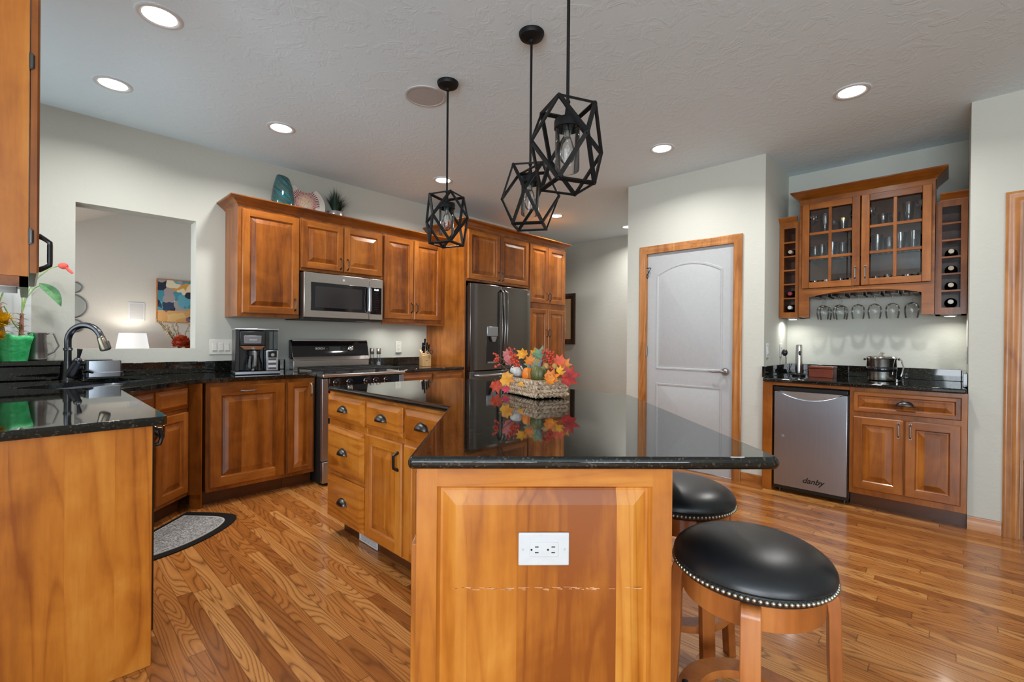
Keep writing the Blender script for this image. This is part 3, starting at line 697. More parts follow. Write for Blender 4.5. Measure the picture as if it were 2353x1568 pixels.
# ------------------------------------------------------------------ gas range
t = thing('range', 'stainless and black gas range with backguard between the base cabinets', 'range', (1.630, 3.632, 0))
RW = .758
obj('body', MB().box(.004, RW-.004, .03, .72, .02, .872), M['black_matte'], t)
for x0 in (0, RW-.052): obj('side_trim', MB().box(x0, x0+.052, -.004, .03, .20, .860), M['steel_cool'], t, bev=.003)
dr = obj('oven_door', MB().box(.054, RW-.054, -.010, .03, .215, .735), M['black_gloss'], t, bev=.004)
obj('handle', MB().tube([(.09, -.010, .69), (.09, -.05, .69), (RW-.09, -.05, .69), (RW-.09, -.010, .69)], .011, 10), M['steel'], dr)
obj('drawer', MB().box(.002, RW-.002, -.012, .03, .025, .195), M['steel_cool'], t, bev=.006)
cp = obj('control_panel', MB().box(.054, RW-.054, -.012, .03, .745, .868), M['black_gloss'], t, bev=.004)
for x in (.112, .226, .379, .468, .572):
    k = obj('knob', MB().lathe([(.027, 0), (.027, .006), (.021, .012), (.019, .030), (.014, .034)], (x, -.012, .826), 20, 0, (0, -1, 0)), M['black_gloss'], t)
    obj('knob_ring', MB().lathe([(.0275, .0), (.0285, .004), (.0265, .007)], (x, -.012, .826), 24, 0, (0, -1, 0)), M['chrome'], k)
obj('cooktop', MB().box(-.003, RW+.003, -.022, .62, .872, .897), M['steel'], t, bev=.006)
gr = MB()
for gx in (.03, .27, .51):
    x0, x1 = gx, gx+.225
    for y in (.03, .54): gr.bar((x0, y, .925), (x1, y, .925), .012)
    for x in (x0, x1): gr.bar((x, .03, .925), (x, .54, .925), .012)
    gr.bar((x0, .285, .925), (x1, .285, .925), .010)
    for k in range(1, 6): gr.bar((x0+.225*k/6, .03, .924), (x0+.225*k/6, .54, .924), .008)
    for x in (x0, x1):
        for y in (.03, .54): gr.box(x-.006, x+.006, y-.006, y+.006, .897, .924)
obj('grate', gr, M['black_matte'], t)
for x, y in ((.14, .15), (.14, .42), (.38, .28), (.62, .15), (.62, .42)): obj('burner', MB().lathe([(.045, .897), (.045, .908), (.030, .915), (.028, .918)], (x, y, 0), 20), M['black_matte'], t)
bg = [(.60, .880), (.600, .955), (.632, .975), (.612, .985), (.652, 1.150), (.668, 1.172), (.70, 1.172), (.70, .880)]
Myz = lambda x0: Matrix(((0, 0, 1, x0), (1, 0, 0, 0), (0, 1, 0, 0), (0, 0, 0, 1)))
obj('backguard', MB().prism([(.606, .880), (.606, 1.0), (.70, 1.0), (.70, .880)], .012, RW-.012).xf(Myz(0)), M['steel'], t, bev=.003)
bgp = obj('backguard_panel', MB().prism([(.614, 1.0), (.650, 1.150), (.664, 1.170), (.70, 1.170), (.70, 1.0)], .004, RW-.004).xf(Myz(0)), M['black_gloss'], t, bev=.006)
obj('backguard_trim', MB().prism([(.592, .985), (.612, 1.018), (.622, 1.018), (.606, .980)], .012, RW-.012).xf(Myz(0)).box(.02, RW-.02, .655, .668, 1.160, 1.176), M['steel'], t, bev=.002)
tl = math.atan2(.036, .15); py = lambda z: .614+(z-1.0)*.24
def on_guard(x, z): return (x, py(z)-.0015, z)
obj('display', MB().box(-.055, .055, -.001, 0, -.018, .018).xf(Matrix.Translation(on_guard(.405, 1.090)) @ Matrix.Rotation(-tl, 4, 'X')), plain('dim_lcd', (.045, .05, .045, 1), .6), bgp)
text_mesh('lettering', 'BOSCH', .026, M['lt_gray'], bgp, on_guard(.262, 1.090), (PI/2-tl, 0, 0), bold=.0008)
for x in (.322, .335, .488, .500): text_mesh('button_marks', '::', .022, M['gray'], bgp, on_guard(x, 1.090), (PI/2-tl, 0, 0))
kb = obj('knob', MB().lathe([(.030, 0), (.028, .012), (.022, .016)], on_guard(.560, 1.092), 24, 0, (0, -1, .24)), M['chrome'], bgp)
# ------------------------------------------------------------------ over-the-range microwave
t = thing('microwave', 'stainless over-the-range microwave with black window and keypad', 'microwave', (1.634, 4.005, 1.356))
MW_, MH = .752, .400
obj('body', MB().box(0, MW_, .025, .41, .012, MH), M['black_matte'], t)
dr = obj('door', MB().box(.0, .608, -.002, .025, .012, MH), M['steel'], t, bev=.004)
obj('window', MB().box(.058, .590, -.004, 0, .072, .318), M['black_gloss'], dr, bev=.003)
obj('window_screen', MB().box(.095, .535, -.0052, -.003, .100, .285), plain('window_screen', (.028, .027, .028, 1), .12), dr)
obj('handle', MB().tube([(.598, -.004, .075), (.598, -.034, .090), (.598, -.040, .195), (.598, -.034, .300), (.598, -.004, .315)], .012, 10, flat=1.3), M['steel_cool'], dr)
obj('emblem', MB().cyl((.355, -.002, .357), .011, -.001, (0, 1, 0), 24), M['lt_gray'], dr)
cp = obj('control_panel', MB().box(.612, MW_, -.002, .025, .012, MH), M['steel'], t, bev=.003)
kp = obj('keypad', MB().box(.620, .738, -.004, 0, .064, .318), M['black_gloss'], cp, bev=.002)
text_mesh('clock_digits', '12:03', .022, M['display'], cp, (.682, -.0045, .296), (PI/2, 0, 0), bold=.0005)
for r_ in range(8): text_mesh('button_marks', '= = = =' if r_ < 3 else '1  2  3  =', .013, M['dark_gray'], cp, (.682, -.0045, .262-.022*r_), (PI/2, 0, 0))
obj('vent_base', MB().box(.0, MW_, .01, .41, -.006, .012), M['black_matte'], t)
obj('task_lamp', MB().box(.56, .68, .10, .16, -.009, -.005), M['lt_gray'], t)
# ------------------------------------------------------------------ refrigerator
t = thing('refrigerator', 'dark stainless french door refrigerator with ice dispenser', 'refrigerator', (3.252, 3.700, 0))
RFW = .960
obj('body', MB().box(.006, RFW-.006, .055, .70, .02, 1.765), M['black_matte'], t)
def fdoor(name, x0, x1, z0, z1):
    n = 10; P = [(x0, .055)] + [(x0+(x1-x0)*i/n, -.018*(1-((2*i/n)-1)**2)**.5 if 0 < i < n else .004) for i in range(n+1)] + [(x1, .055)]
    return obj(name, MB().prism(P, z0, z1), M['dark_steel'], t, bev=.004)
dl = fdoor('door', .0, .478, .855, 1.79); dr = fdoor('door', .482, RFW, .855, 1.79); fz = fdoor('freezer_drawer', .0, RFW, .46, .845); fz2 = fdoor('freezer_drawer', .0, RFW, .04, .452)
for d, x, s in ((dl, .452, -1), (dr, .508, 1)):
    obj('handle', MB().tube([(x, -.006, .90), (x+s*.004, -.050, .93), (x-s*.010, -.068, 1.32), (x+s*.004, -.050, 1.72), (x, -.006, 1.75)], [.012, .012, .013, .012, .012], 10), M['dark_steel'], d)
for z, d in ((.800, fz), (.41, fz2)): obj('handle', MB().tube([(.06, -.008, z), (.07, -.055, z), (RFW-.07, -.055, z), (RFW-.06, -.008, z)], .012, 10), M['steel_cool'], d)
dp = obj('dispenser', MB().box(.215, .395, -.019, -.010, .925, 1.33), M['black_gloss'], dl, bev=.004)
obj('dispenser_panel', MB().box(.222, .388, -.026, -.016, 1.225, 1.33), M['steel_cool'], dl, bev=.004)
obj('dispenser_spout', MB().loft([[(.305+x, -.020-y, z) for x, y in rrect(-w, w, 0, .03, .008)] for w, z in ((.045, 1.222), (.035, 1.19), (.02, 1.165))], 0), M['steel_cool'], dl)
obj('drip_tray', MB().box(.235, .375, -.032, -.016, .93, .945), M['gray'], dl)
text_mesh('lettering', 'LG', .030, M['lt_gray'], dr, (RFW-.055, -.012, 1.735), (PI/2, 0, 0), bold=.0006)
# ------------------------------------------------------------------ wet bar base, mini fridge
a = thing('base_cabinet', 'cherry wet bar cabinet with one wide drawer over two doors', 'cabinet', (4.142, .536, 0), -PI/2)
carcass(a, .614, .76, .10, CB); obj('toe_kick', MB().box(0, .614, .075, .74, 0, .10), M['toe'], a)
d_ = add_drawer(a, .024, .586, .694, .840, panel=WM, handle=False); cup(d_, .310, .758, y=-.022)
add_door(a, .024, .304, .144, .660, .276, .590, mat='pewter'); add_door(a, .310, .586, .144, .660, .338, .590, mat='pewter')
solo('end_panel', MB().box(0, .070, 0, .76, 0, CB), M['wood_v'], 'narrow cherry end panel on the left side of the mini fridge', 'panel', (4.142, 1.113, 0), (0, 0, -PI/2), bev=.002)
solo('face_rail', MB().box(0, .505, 0, .03, .845, CB), M['wood_h'], 'cherry rail above the mini fridge under the bar counter', 'rail', (4.142, 1.042, 0), (0, 0, -PI/2))
t = thing('mini_fridge', 'stainless mini fridge under the wet bar counter', 'fridge', (4.140, 1.030, 0), -PI/2)
FW = .488
obj('body', MB().box(0, FW, .05, .60, .03, .838), M['black_matte'], t)
n = 20; cut = []
for i in range(n+1):
    x = .035+(FW-.07)*i/n; u = (x-FW/2)/(FW/2-.035); cut.append((x, .800-.058*(1-u*u)))
poly = [(0.004, .055), (FW-.004, .055), (FW-.004, .800)] + [(x, z) for x, z in cut[::-1]] + [(.004, .800)]
Mxz = Matrix(((1, 0, 0, 0), (0, 0, 1, 0), (0, 1, 0, 0), (0, 0, 0, 1)))
dr = obj('door', MB().prism(poly, -.008, .045).xf(Mxz), M['steel_cool'], t, bev=.005)
obj('grip_recess', MB().box(.03, FW-.03, .012, .03, .735, .805), M['steel'], dr)
obj('door_cap', MB().box(.0, FW, -.008, .048, .802, .836), M['black'], t, bev=.006)
obj('door_edge', MB().box(FW-.003, FW+.004, .0, .048, .05, .802).box(.0, FW, .0, .048, .03, .054), M['black'], t)
obj('foot', MB().cyl((.03, .07, 0), .015, .03), M['black'], t); obj('foot', MB().cyl((FW-.03, .07, 0), .015, .03), M['black'], t)
text_mesh('lettering', 'danby', .058, M['black'], dr, (.270, -.0092, .125), (PI/2, 0, 0), shear=.35, bold=.0012)
obj('sticker', MB().box(.06, .078, -.0088, -.006, .44, .46), M['gray'], dr)
# ------------------------------------------------------------------ wet bar wall cabinet with glass doors
t = thing('glass_cabinet', 'cherry wall cabinet with two six-pane glass doors over the wet bar', 'cabinet', (4.598, .955, 0), -PI/2)
GW, GD = .860, .328; FX0, FX1 = .075, .790
obj('side_panel', MB().box(0, .018, .0, GD, 1.405, 2.40), M['wood_v'], t); obj('side_panel', MB().box(GW-.018, GW, .0, GD, 1.405, 2.40), M['wood_v'], t)
obj('top_panel', MB().box(.018, GW-.018, .02, GD, 2.375, 2.40), M['wood_d'], t)
obj('bottom_panel', MB().box(.018, GW-.018, .02, GD, 1.605, 1.630), M['wood_d'], t)
obj('back_panel', MB().box(.018, GW-.018, GD-.008, GD, 1.630, 2.375), M['rack_in'], t)
SHZ = (1.886, 2.128)
for z in SHZ: obj('shelf', MB().box(.018, GW-.018, .035, GD-.008, z-.008, z), M['pane'], t)
fr = MB().box(0, .03, -.018, .0, 1.405, 2.40).box(GW-.03, GW, -.018, 0, 1.405, 2.40).box(.03, GW-.03, -.018, 0, 2.362, 2.40)
vl = [(.03, 1.405), (.075, 1.405), (.075, 1.570)] + [(.075+(.79-.075)*i/20, 1.570+.045*(1-((i/10)-1)**2)) for i in range(21)] + [(.79, 1.405), (GW-.03, 1.405), (GW-.03, 1.642), (.03, 1.642)]
vp = []
for p in vl:
    if not vp or p != vp[-1]: vp.append(p)
fr.prism(vp, -.018, 0).xf(Matrix.Identity(4))
n0 = len(fr.v) - 2*len(vp)
for i in range(n0, len(fr.v)): x, z, y = fr.v[i]; fr.v[i] = (x, y, z)
obj('face_frame', fr, M['wood_h'], t)
def glass_door(x0, x1, hx):
    z0, z1, f, y0, y1 = 1.645, 2.358, .052, -.038, -.019
    m = MB()
    for a, b in ((x0, x0+f), (x1-f, x1)): m.box(a, b, y0, y1, z0, z1, 0)
    for a, b in ((z0, z0+f), (z1-f, z1)): m.box(x0+f, x1-f, y0, y1, a, b, 1)
    w = x1-x0-2*f; h = z1-z0-2*f; b = .0115
    m.box(x0+f+w/2-b, x0+f+w/2+b, y0+.003, y1, z0+f, z1-f, 0)
    for k in (1, 2): m.box(x0+f, x1-f, y0+.0035, y1, z0+f+h*k/3-b, z0+f+h*k/3+b, 1)
    d = obj('door', m, [M['wood_v'], M['wood_h']], t, bev=.003, seg=2)
    for i in range(2):
        for k in range(3): obj('pane', MB().box(x0+f+w/2*i+b*.8, x0+f+w/2*(i+1)-b*.8, -.0285, -.0265, z0+f+h/3*k+b*.8, z0+f+h/3*(k+1)-b*.8), M['pane'], d)
    pull(d, hx, 1.745, .10, y=-.038, mat='pewter')
glass_door(.022, .420, .392); glass_door(.428, .842, .456)
obj('glass_rack', MB().box(.08, .78, .02, .31, 1.596, 1.604), M['wood_d'], t)
rk = MB()
RX = [.155, .270, .392, .500, .612, .728]
for x in RX:
    for s in (-1, 1): rk.box(x+s*.043-.003, x+s*.043+.003, .03, .30, 1.572, 1.596).box(x+min(s*.016, s*.046), x+max(s*.016, s*.046), .03, .30, 1.570, 1.574)
obj('rack_rail', rk, M['iron'], t)
solo('crown_moulding', MB().sweep([(4.926, .957), (4.616, .957), (4.616, .093), (4.926, .093)][::-1][::-1], [(-o if False else o, h*1.15) for o, h in CROWN], 2.40), M['wood_d'], 'cherry crown moulding on the glass-door wet bar cabinet', 'moulding')
# wine racks either side
BOT = {}
def wine_rack(label, y_hi, w, full, dark):
    t = thing('wine_rack', label, 'wine rack', (4.622, y_hi, 0), -PI/2); z0, z1, D = 1.403, 2.232, .304
    s0, s1 = .034, w-.034
    fr = MB().box(0, s0, -.0, .018, z0, z1).box(s1, w, -.0, .018, z0, z1).box(s0, s1, 0, .018, z0, z0+.048).box(s0, s1, 0, .018, z1-.045, z1)
    obj('face_frame', fr, M['wood_v'], t)
    obj('body', MB().box(0, s0-.006, .018, D, z0, z1).box(s1+.006, w, .018, D, z0, z1).box(0, w, .018, D, z0, z0+.04).box(0, w, .018, D, z1-.04, z1).box(0, w, D-.01, D, z0, z1), M['rack_in'], t)
    lo, hi = z0+.048, z1-.045; n = 6; st = (hi-lo)/n
    for k in range(1, n): obj('shelf', MB().box(s0-.006, s1+.006, .002, D-.01, lo+st*k-.006, lo+st*k+.006), M['wood_h'], t)
    return lo, st
def crown_small(label, path):
    solo('crown_moulding', MB().sweep(path, [(o*.6, h*.75) for o, h in CROWN], 2.232), M['wood_d'], label, 'moulding')
l1, st1 = wine_rack('narrow cherry wine rack left of the glass-door cabinet', 1.116, .156, False, 0)
crown_small('short cherry crown moulding on the left wine rack', [(4.622, 1.118), (4.622, .978)])
l2, st2 = wine_rack('narrow cherry wine rack right of the glass-door cabinet', .092, .168, True, 0)
crown_small('short cherry crown moulding on the right wine rack', [(4.622, .070), (4.622, -.078)])
def bottle(y, z, cap, label, x=4.640, r=.036):
    b = thing('wine_bottle', label, 'bottle', (x, y, z+r+.0065), 0, 'wine bottles lying in the bar racks')
    obj('glass_body', MB().lathe([(.0145, .0), (.0145, .085), (.020, .105), (r, .135), (r, .255), (r*.9, .262)], (0, 0, 0), 18, 0, (1, 0, 0)), M['bottle_glass'], b)
    obj('capsule', MB().lathe([(.008, -.004), (.0158, -.003), (.0162, .05), (.0155, .06)], (0, 0, 0), 18, 0, (1, 0, 0)), cap, b)
M['bottle_glass'] = plain('dark_bottle_glass', (.006, .008, .007, 1), .06, spec=.7)
cream = plain('cream_capsule', (.62, .58, .46, 1), .35); redc = plain('red_capsule', (.28, .03, .05, 1), .3); gold = plain('tan_capsule', (.50, .40, .30, 1), .35); wht = plain('pale_capsule', (.66, .66, .64, 1), .35)
yl, yr = 1.116-.078, .092-.084
for k, c, lab in ((0, wht, 'dark wine bottle with pale cap, lowest slot of the left rack'), (1, redc, 'wine bottle with red cap in the left rack'), (4, gold, 'dark wine bottle alone near the top of the left rack')):
    bottle(yl, l1+st1*k, c, lab)
for k, c, lab in ((0, wht, 'dark wine bottle in the lowest slot of the right rack'), (1, cream, 'dark wine bottle with cream cap, second slot up in the right rack'), (2, gold, 'dark wine bottle with tan cap, third slot up in the right rack'), (3, cream, 'dark wine bottle with cream cap, topmost in the right rack')):
    bottle(yr, l2+st2*k, c, lab)
# hanging stemware
def stem_prof(h, rb, rf):
    # upside down: foot at the top (z = 0), rim at the bottom
    o = [(rf, 0), (rf*.98, -.002), (rf*.3, -.006), (.005, -.012), (.0038, -.045), (.0042, -h*.38)]
    for i in range(1, 8): t_ = PI/2*i/7; o.append((rb*math.sin(t_), -h*.38-h*.26*(1-math.cos(t_))))
    return o + [(rb*.99, -h*.74), (rb*.93, -h*.87), (rb*.84, -h)]
st = thing('wine_glass', '', 'glass', (0, 0, 0), 0, 'wine glasses hanging under the bar cabinet')
obj('bowl', MB().lathe(stem_prof(.195, .047, .036)[5:], seg=22, cap=False), M['glass'], st)
obj('stem', MB().lathe(stem_prof(.195, .047, .036)[:6], seg=16), M['glass'], st)
spots = [(0, .10, 'wine glass hanging farthest left, in front, under the bar cabinet'), (0, .22, 'wine glass hanging farthest left, at the back'), (1, .10, 'wine glass hanging on the second rail, in front'), (1, .22, 'wine glass hanging on the second rail, at the back'),
         (2, .14, 'wine glass hanging on the third rail from the left'), (3, .14, 'wine glass hanging on the fourth rail from the left'), (4, .14, 'wine glass hanging on the fifth rail from the left'), (5, .14, 'wine glass hanging farthest right under the bar cabinet')]
for i, (k, d, lab) in enumerate(spots):
    loc = (4.598+d, .955-RX[k], 1.5815)
    if i == 0: st.location = loc; st['label'] = lab
    else: dup(st, loc, 0, lab)
# glassware inside the cabinet
kinds = {}
def tumbler(h, r, r2): return MB().lathe([(r*.9, .0), (r, .004), (r2, h), (r2*.94, h), (r*.9, .012)], seg=18)
def goblet(h, r): return MB().lathe([(r*.8, 0), (r*.8, .002), (.004, .008), (.004, h*.45), (r*.7, h*.58), (r, h*.78), (r*.85, h)], seg=18, cap=False)
protos = [('tumbler_glass', tumbler(.095, .030, .036)), ('highball_glass', tumbler(.145, .028, .032)), ('stemmed_glass', goblet(.17, .036)), ('beer_glass', tumbler(.165, .026, .040)), ('cordial_glass', goblet(.11, .026))]
made = {}
shelf_words = {0: 'bottom', 1: 'middle', 2: 'top'}
base_z = [1.6305, 1.8865, 2.1285]
rows = {0: [(0, .08), (0, .17), (4, .27), (0, .35), (4, .50), (4, .58), (0, .70), (4, .78)], 1: [(1, .075), (1, .135), (3, .20), (1, .28), (3, .36), (2, .44), (3, .515), (1, .585), (3, .655), (3, .735), (1, .80)], 2: [(2, .075), (3, .155), (4, .215), (2, .36), (2, .47), (0, .545), (0, .62), (3, .70), (2, .78)]}
for sh, lst in rows.items():
    for q, (k, x) in enumerate(lst):
        nm, mb = protos[k]; y = .955-x; loc = (4.598+random.uniform(.10, .20), y, base_z[sh])
        side = 'left' if x < .42 else 'right'
        near = ['at its left end', 'second from the left', 'third from the left', 'fourth from the left', 'fifth from the left', 'sixth from the left', 'seventh from the left', 'eighth from the left', 'ninth from the left', 'tenth from the left', 'last on the right'][q]
        lab = 'clear %s on the %s shelf of the bar cabinet, %s' % (nm.replace('_', ' '), shelf_words[sh], near)
        if k not in made: made[k] = solo(nm, mb, M['glass2'], lab, 'glass', loc, group='glassware in the bar cabinet')
        else:
            o = made[k].copy(); COL.objects.link(o); o.location = loc; o['label'] = lab
t = thing('gold_trimmed_glass', 'gold rimmed cut-glass cup on the top shelf behind the left glass door', 'glass', (4.70, .955-.29, base_z[2]))
obj('cup', tumbler(.09, .030, .040), M['glass2'], t); obj('gold_band', MB().lathe([(.040, .078), (.042, .085), (.0425, .097), (.040, .097)], seg=20, cap=False), metal('gold_trim', (.9, .65, .22), .2), t)
# under-cabinet puck lights
def puck(label, loc, power, col=(1, .97, .90)):
    t = thing('puck_light', label, 'light', loc, 0, 'small lights under the wall cabinets')
    obj('housing', MB().lathe([(.038, 0), (.038, -.010), (.030, -.012)], seg=24), M['white'], t)
    obj('lens', MB().lathe([(.028, -.0115), (.028, -.0135)], seg=24), M['lens_warm'], t)
    area_light('puck_lamp', (0, 0, -.016), (0, 0, -1), .05, .05, power, col, 160, t, 'DISK')
puck('round puck light under the left wine rack', (4.74, 1.034, 1.4025), .85)
puck('round puck light under the right wine rack', (4.74, .012, 1.4025), .85)
puck('round puck light under the cabinet between microwave and refrigerator panel, left one', (2.60, 4.20, 1.3555), .8)
puck('round puck light under the cabinet between microwave and refrigerator panel, right one', (2.98, 4.20, 1.3555), .8)
# bar counter objects
t = thing('electric_corkscrew', 'upright chrome electric corkscrew on its charging base by the bar corner', 'corkscrew', (4.60, .955, CT1))
obj('base', MB().lathe([(.050, 0), (.052, .012), (.040, .022)], seg=24).box(.02, .055, -.025, .025, .02, .10), M['black'], t, bev=.003)
obj('barrel', MB().lathe([(.024, .024), (.027, .05), (.026, .16), (.024, .225), (.025, .255), (.021, .268), (.0, .270)], seg=24), M['steel'], t)
obj('button', MB().ball((-.021, -.010, .195), .012, (.6, .8, 1.8)), M['black'], t)
t = thing('wooden_box', 'small reddish wooden box on the bar counter beside the corkscrew', 'box', (4.56, .775, CT1), -.08)
obj('body', MB().box(-.06, .06, -.085, .085, 0, .072), M['box_wood'], t, bev=.003)
obj('lid', MB().box(-.064, .064, -.089, .089, .073, .092), M['box_wood'], t, bev=.004)
M['bucket_steel'] = metal('bucket_steel', (.62, .60, .57), .16, 'z', .03)
t = thing('ice_bucket', 'shiny stainless lidded ice bucket on the bar counter', 'ice bucket', (4.56, .392, CT1))
obj('bucket', MB().lathe([(.078, 0), (.086, .006), (.090, .03), (.093, .165), (.096, .172), (.094, .176)], seg=40), M['bucket_steel'], t)
obj('band', MB().lathe([(.0925, .070), (.0940, .072), (.0945, .104), (.0930, .106)], seg=40, cap=False), M['black_gloss'], t)
obj('lid', MB().lathe([(.097, .177), (.092, .184), (.055, .190), (.012, .192), (.010, .200), (.020, .206), (.018, .214), (.002, .217)], seg=36), M['bucket_steel'], t)
obj('handle', MB().tube([(0, -.098, .165), (-.01, -.118, .160), (-.03, -.132, .11), (-.04, -.126, .07), (-.045, -.118, .04)], .005, 8), M['chrome'], t)
obj('knob', MB().ball((0, .104, .160), .009), M['black'], t); obj('knob', MB().ball((0, -.104, .165), .009), M['black'], t)
solo('ice_tongs', MB().bar((0, .02, .006), (.10, -.01, .012), .012, .003).bar((0, .02, .018), (.10, .03, .010), .012, .003).cyl((0, .02, .003), .006, .018), M['chrome'], 'steel ice tongs lying beside the ice bucket', 'tongs', (4.42, .27, CT1))
# ------------------------------------------------------------------ switch plates and outlets
def plate(name, label, loc, rz, w, h, kind, n=1, mat='ivory', cat='outlet', roll=False):
    t = thing(name, label, cat, loc, rz)
    if roll: t.rotation_euler = (0, PI/2, rz) if rz == 0 else t.rotation_euler
    obj('plate', MB().box(-w/2, w/2, -.006, 0, -h/2, h/2), M[mat], t, bev=.003)
    for i in range(n):
        x = (i-(n-1)/2)*.046
        if kind == 'switch':
            obj('rocker', MB().box(x-.0165, x+.0165, -.009, -.005, -.034, .034), M[mat], t, bev=.0015)
            obj('paddle', MB().prism([(-.008, -.030), (-.0135, -.026), (-.008, .030)], x-.014, x+.014).xf(Matrix(((0,0,1,0),(1,0,0,0),(0,1,0,0),(0,0,0,1)))), M[mat], t)
        else:
            obj('receptacle', MB().box(x-.0165, x+.0165, -.008, -.005, -.034, .034), M[mat], t, bev=.001)
            sl = MB()
            for z in (-.019, .019):
                sl.box(x-.008, x-.006, -.0088, -.0078, z-.004, z+.005).box(x+.006, x+.008, -.0088, -.0078, z-.003, z+.004).cyl((x, -.0078, z-.010), .0025, -.001, (0, 1, 0), 10)
            obj('slot', sl, M['black'], t)
    sc = MB()
    for z in (-h/2+.012, h/2-.012): sc.cyl((0, -.006, z), .003, -.001, (0, 1, 0), 10)
    obj('screw', sc, M['lt_gray'], t); return t
plate('light_switch', 'three-gang ivory switch plate on the wall left of the coffee maker', (1.123, 4.4195, 1.105), 0, .165, .122, 'switch', 3, cat='switch')
plate('light_switch', 'single ivory wall plate half hidden behind the coffee maker', (1.262, 4.4195, 1.100), 0, .072, .122, 'switch', 1, cat='switch')
t = plate('wall_outlet', 'ivory outlet on the wall between salt mills and knife block', (2.831, 4.4195, 1.097), 0, .074, .122, 'outlet')
obj('night_light', MB().box(-.034, .034, -.014, -.006, -.070, -.056), M['gray'], t, bev=.002)
plate('light_switch', 'white single switch on the side wall of the bar niche', (4.275, 1.1195, 1.115), 0, .072, .118, 'switch', 1, 'white', cat='switch')
plate('wall_outlet', 'white outlet with charger plugged in, in the bar niche corner', (4.70, 1.1195, 1.115), 0, .072, .118, 'outlet', 1, 'white')
plate('wall_outlet', 'white outlet on the right side wall of the bar niche', (4.46, -.0795, 1.11), PI, .072, .118, 'outlet', 1, 'white')
t = thing('plug_charger', 'black charger plug with cord in the bar niche outlet', 'charger', (4.70, 1.1105, 1.095))
obj('plug', MB().ball((0, -.024, 0), .024, (.9, 1, 1.3)), M['black'], t)
obj('cord', MB().tube([(0, -.03, -.02), (.0, -.035, -.06), (.02, -.03, -.10), (-.01, -.06, -.17), (-.03, -.05, -.190), (.03, -.06, -.192), (.06, -.07, -.192)], .0028, 6), M['black'], t)
# island end panel outlet (mounted sideways)
t = thing('wall_outlet', 'white sideways outlet on the near end panel of the island', 'outlet', ST(.113, 1.1535, .667), -PI/4)
obj('plate', MB().box(-.0635, .0635, -.0065, 0, -.041, .041), M['white'], t, bev=.004, seg=3)
obj('receptacle', MB().box(-.036, .036, -.0085, -.005, -.018, .018), M['white'], t, bev=.0012)
for x in (-.018, .023):
    for z in (-.007, .007): obj('slot', MB().box(x-.0045, x+.0045, -.0092, -.0082, z-.0011, z+.0011), M['black'], t)
    obj('ground_hole', MB().cyl((x-.013, -.0082, 0), .0026, -.001, (0, 1, 0), 10), M['black'], t)
obj('screw', MB().cyl((-.052, -.0065, 0), .0026, -.0012, (0, 1, 0), 10), M['lt_gray'], t); obj('screw', MB().cyl((.052, -.0065, 0), .0026, -.0012, (0, 1, 0), 10), M['lt_gray'], t)
t = thing('floor_vent', 'white vent grille in the toe kick under the island wing', 'vent', (IX+.0735, 2.515, .004), -PI/2)
obj('frame', MB().box(0, .20, -.006, .0, 0, .010).box(0, .20, -.006, 0, .066, .076).box(0, .008, -.006, 0, .01, .066).box(.192, .20, -.006, 0, .01, .066), M['white'], t)
obj('grille', MB().box(.008, .192, -.001, .0, .01, .066).bar((.10, -.004, .012), (.14, -.004, .064), .006).bar((.06, -.004, .012), (.10, -.004, .064), .006), M['lt_gray'], t)
# ------------------------------------------------------------------ ceiling fixtures
def downlight(label, x, y, power=11.5):
    t = thing('recessed_light', label, 'ceiling light', (x, y, CEIL), 0, 'recessed ceiling lights')
    obj('trim_ring', MB().lathe([(.096, -.0005), (.096, -.004), (.090, -.007), (.078, -.007), (.074, -.004), (.066, -.0025)], seg=40, cap=False), M['white'], t)
    obj('lens', MB().lathe([(.076, -.0025), (.0755, -.0032)], seg=40), M['lens'], t)
    area_light('downlight_lamp', (0, 0, -.012), (0, 0, -1), .13, .13, power, (1, .975, .94), 150, t, 'DISK')
for x, y, lab in ((.441, 2.791, 'recessed ceiling light nearest the top left corner, largest in view'), (.365, 3.750, 'recessed ceiling light over the sink corner'), (1.296, 3.606, 'recessed ceiling light in front of the tall wall cabinet'),
                  (2.799, 3.608, 'recessed ceiling light behind the far pendant rod'), (4.552, 3.587, 'recessed ceiling light above the pantry, beside the middle pendant'), (3.505, .460, 'recessed ceiling light in front of the wet bar'), (3.522, 1.703, 'recessed ceiling light in front of the white pantry door'), (5.64, 3.20, 'recessed hall ceiling light just visible past the wall corner')):
    downlight(lab, x, y, 7.5 if x < 1 else 11.5)
t = thing('ceiling_speaker', 'round white ceiling speaker beside the far pendant canopy', 'speaker', (1.754, 2.448, CEIL))
obj('rim', MB().lathe([(.128, -.0005), (.127, -.006), (.116, -.007), (.112, -.004)], seg=48, cap=False), M['ceil_spk'] if 'ceil_spk' in M else plain('speaker_rim', (.50, .50, .49, 1), .5), t)
obj('grille', MB().lathe([(.113, -.003), (.113, -.0045)], seg=48), plain('speaker_grille', (.42, .42, .41, 1), .7), t)

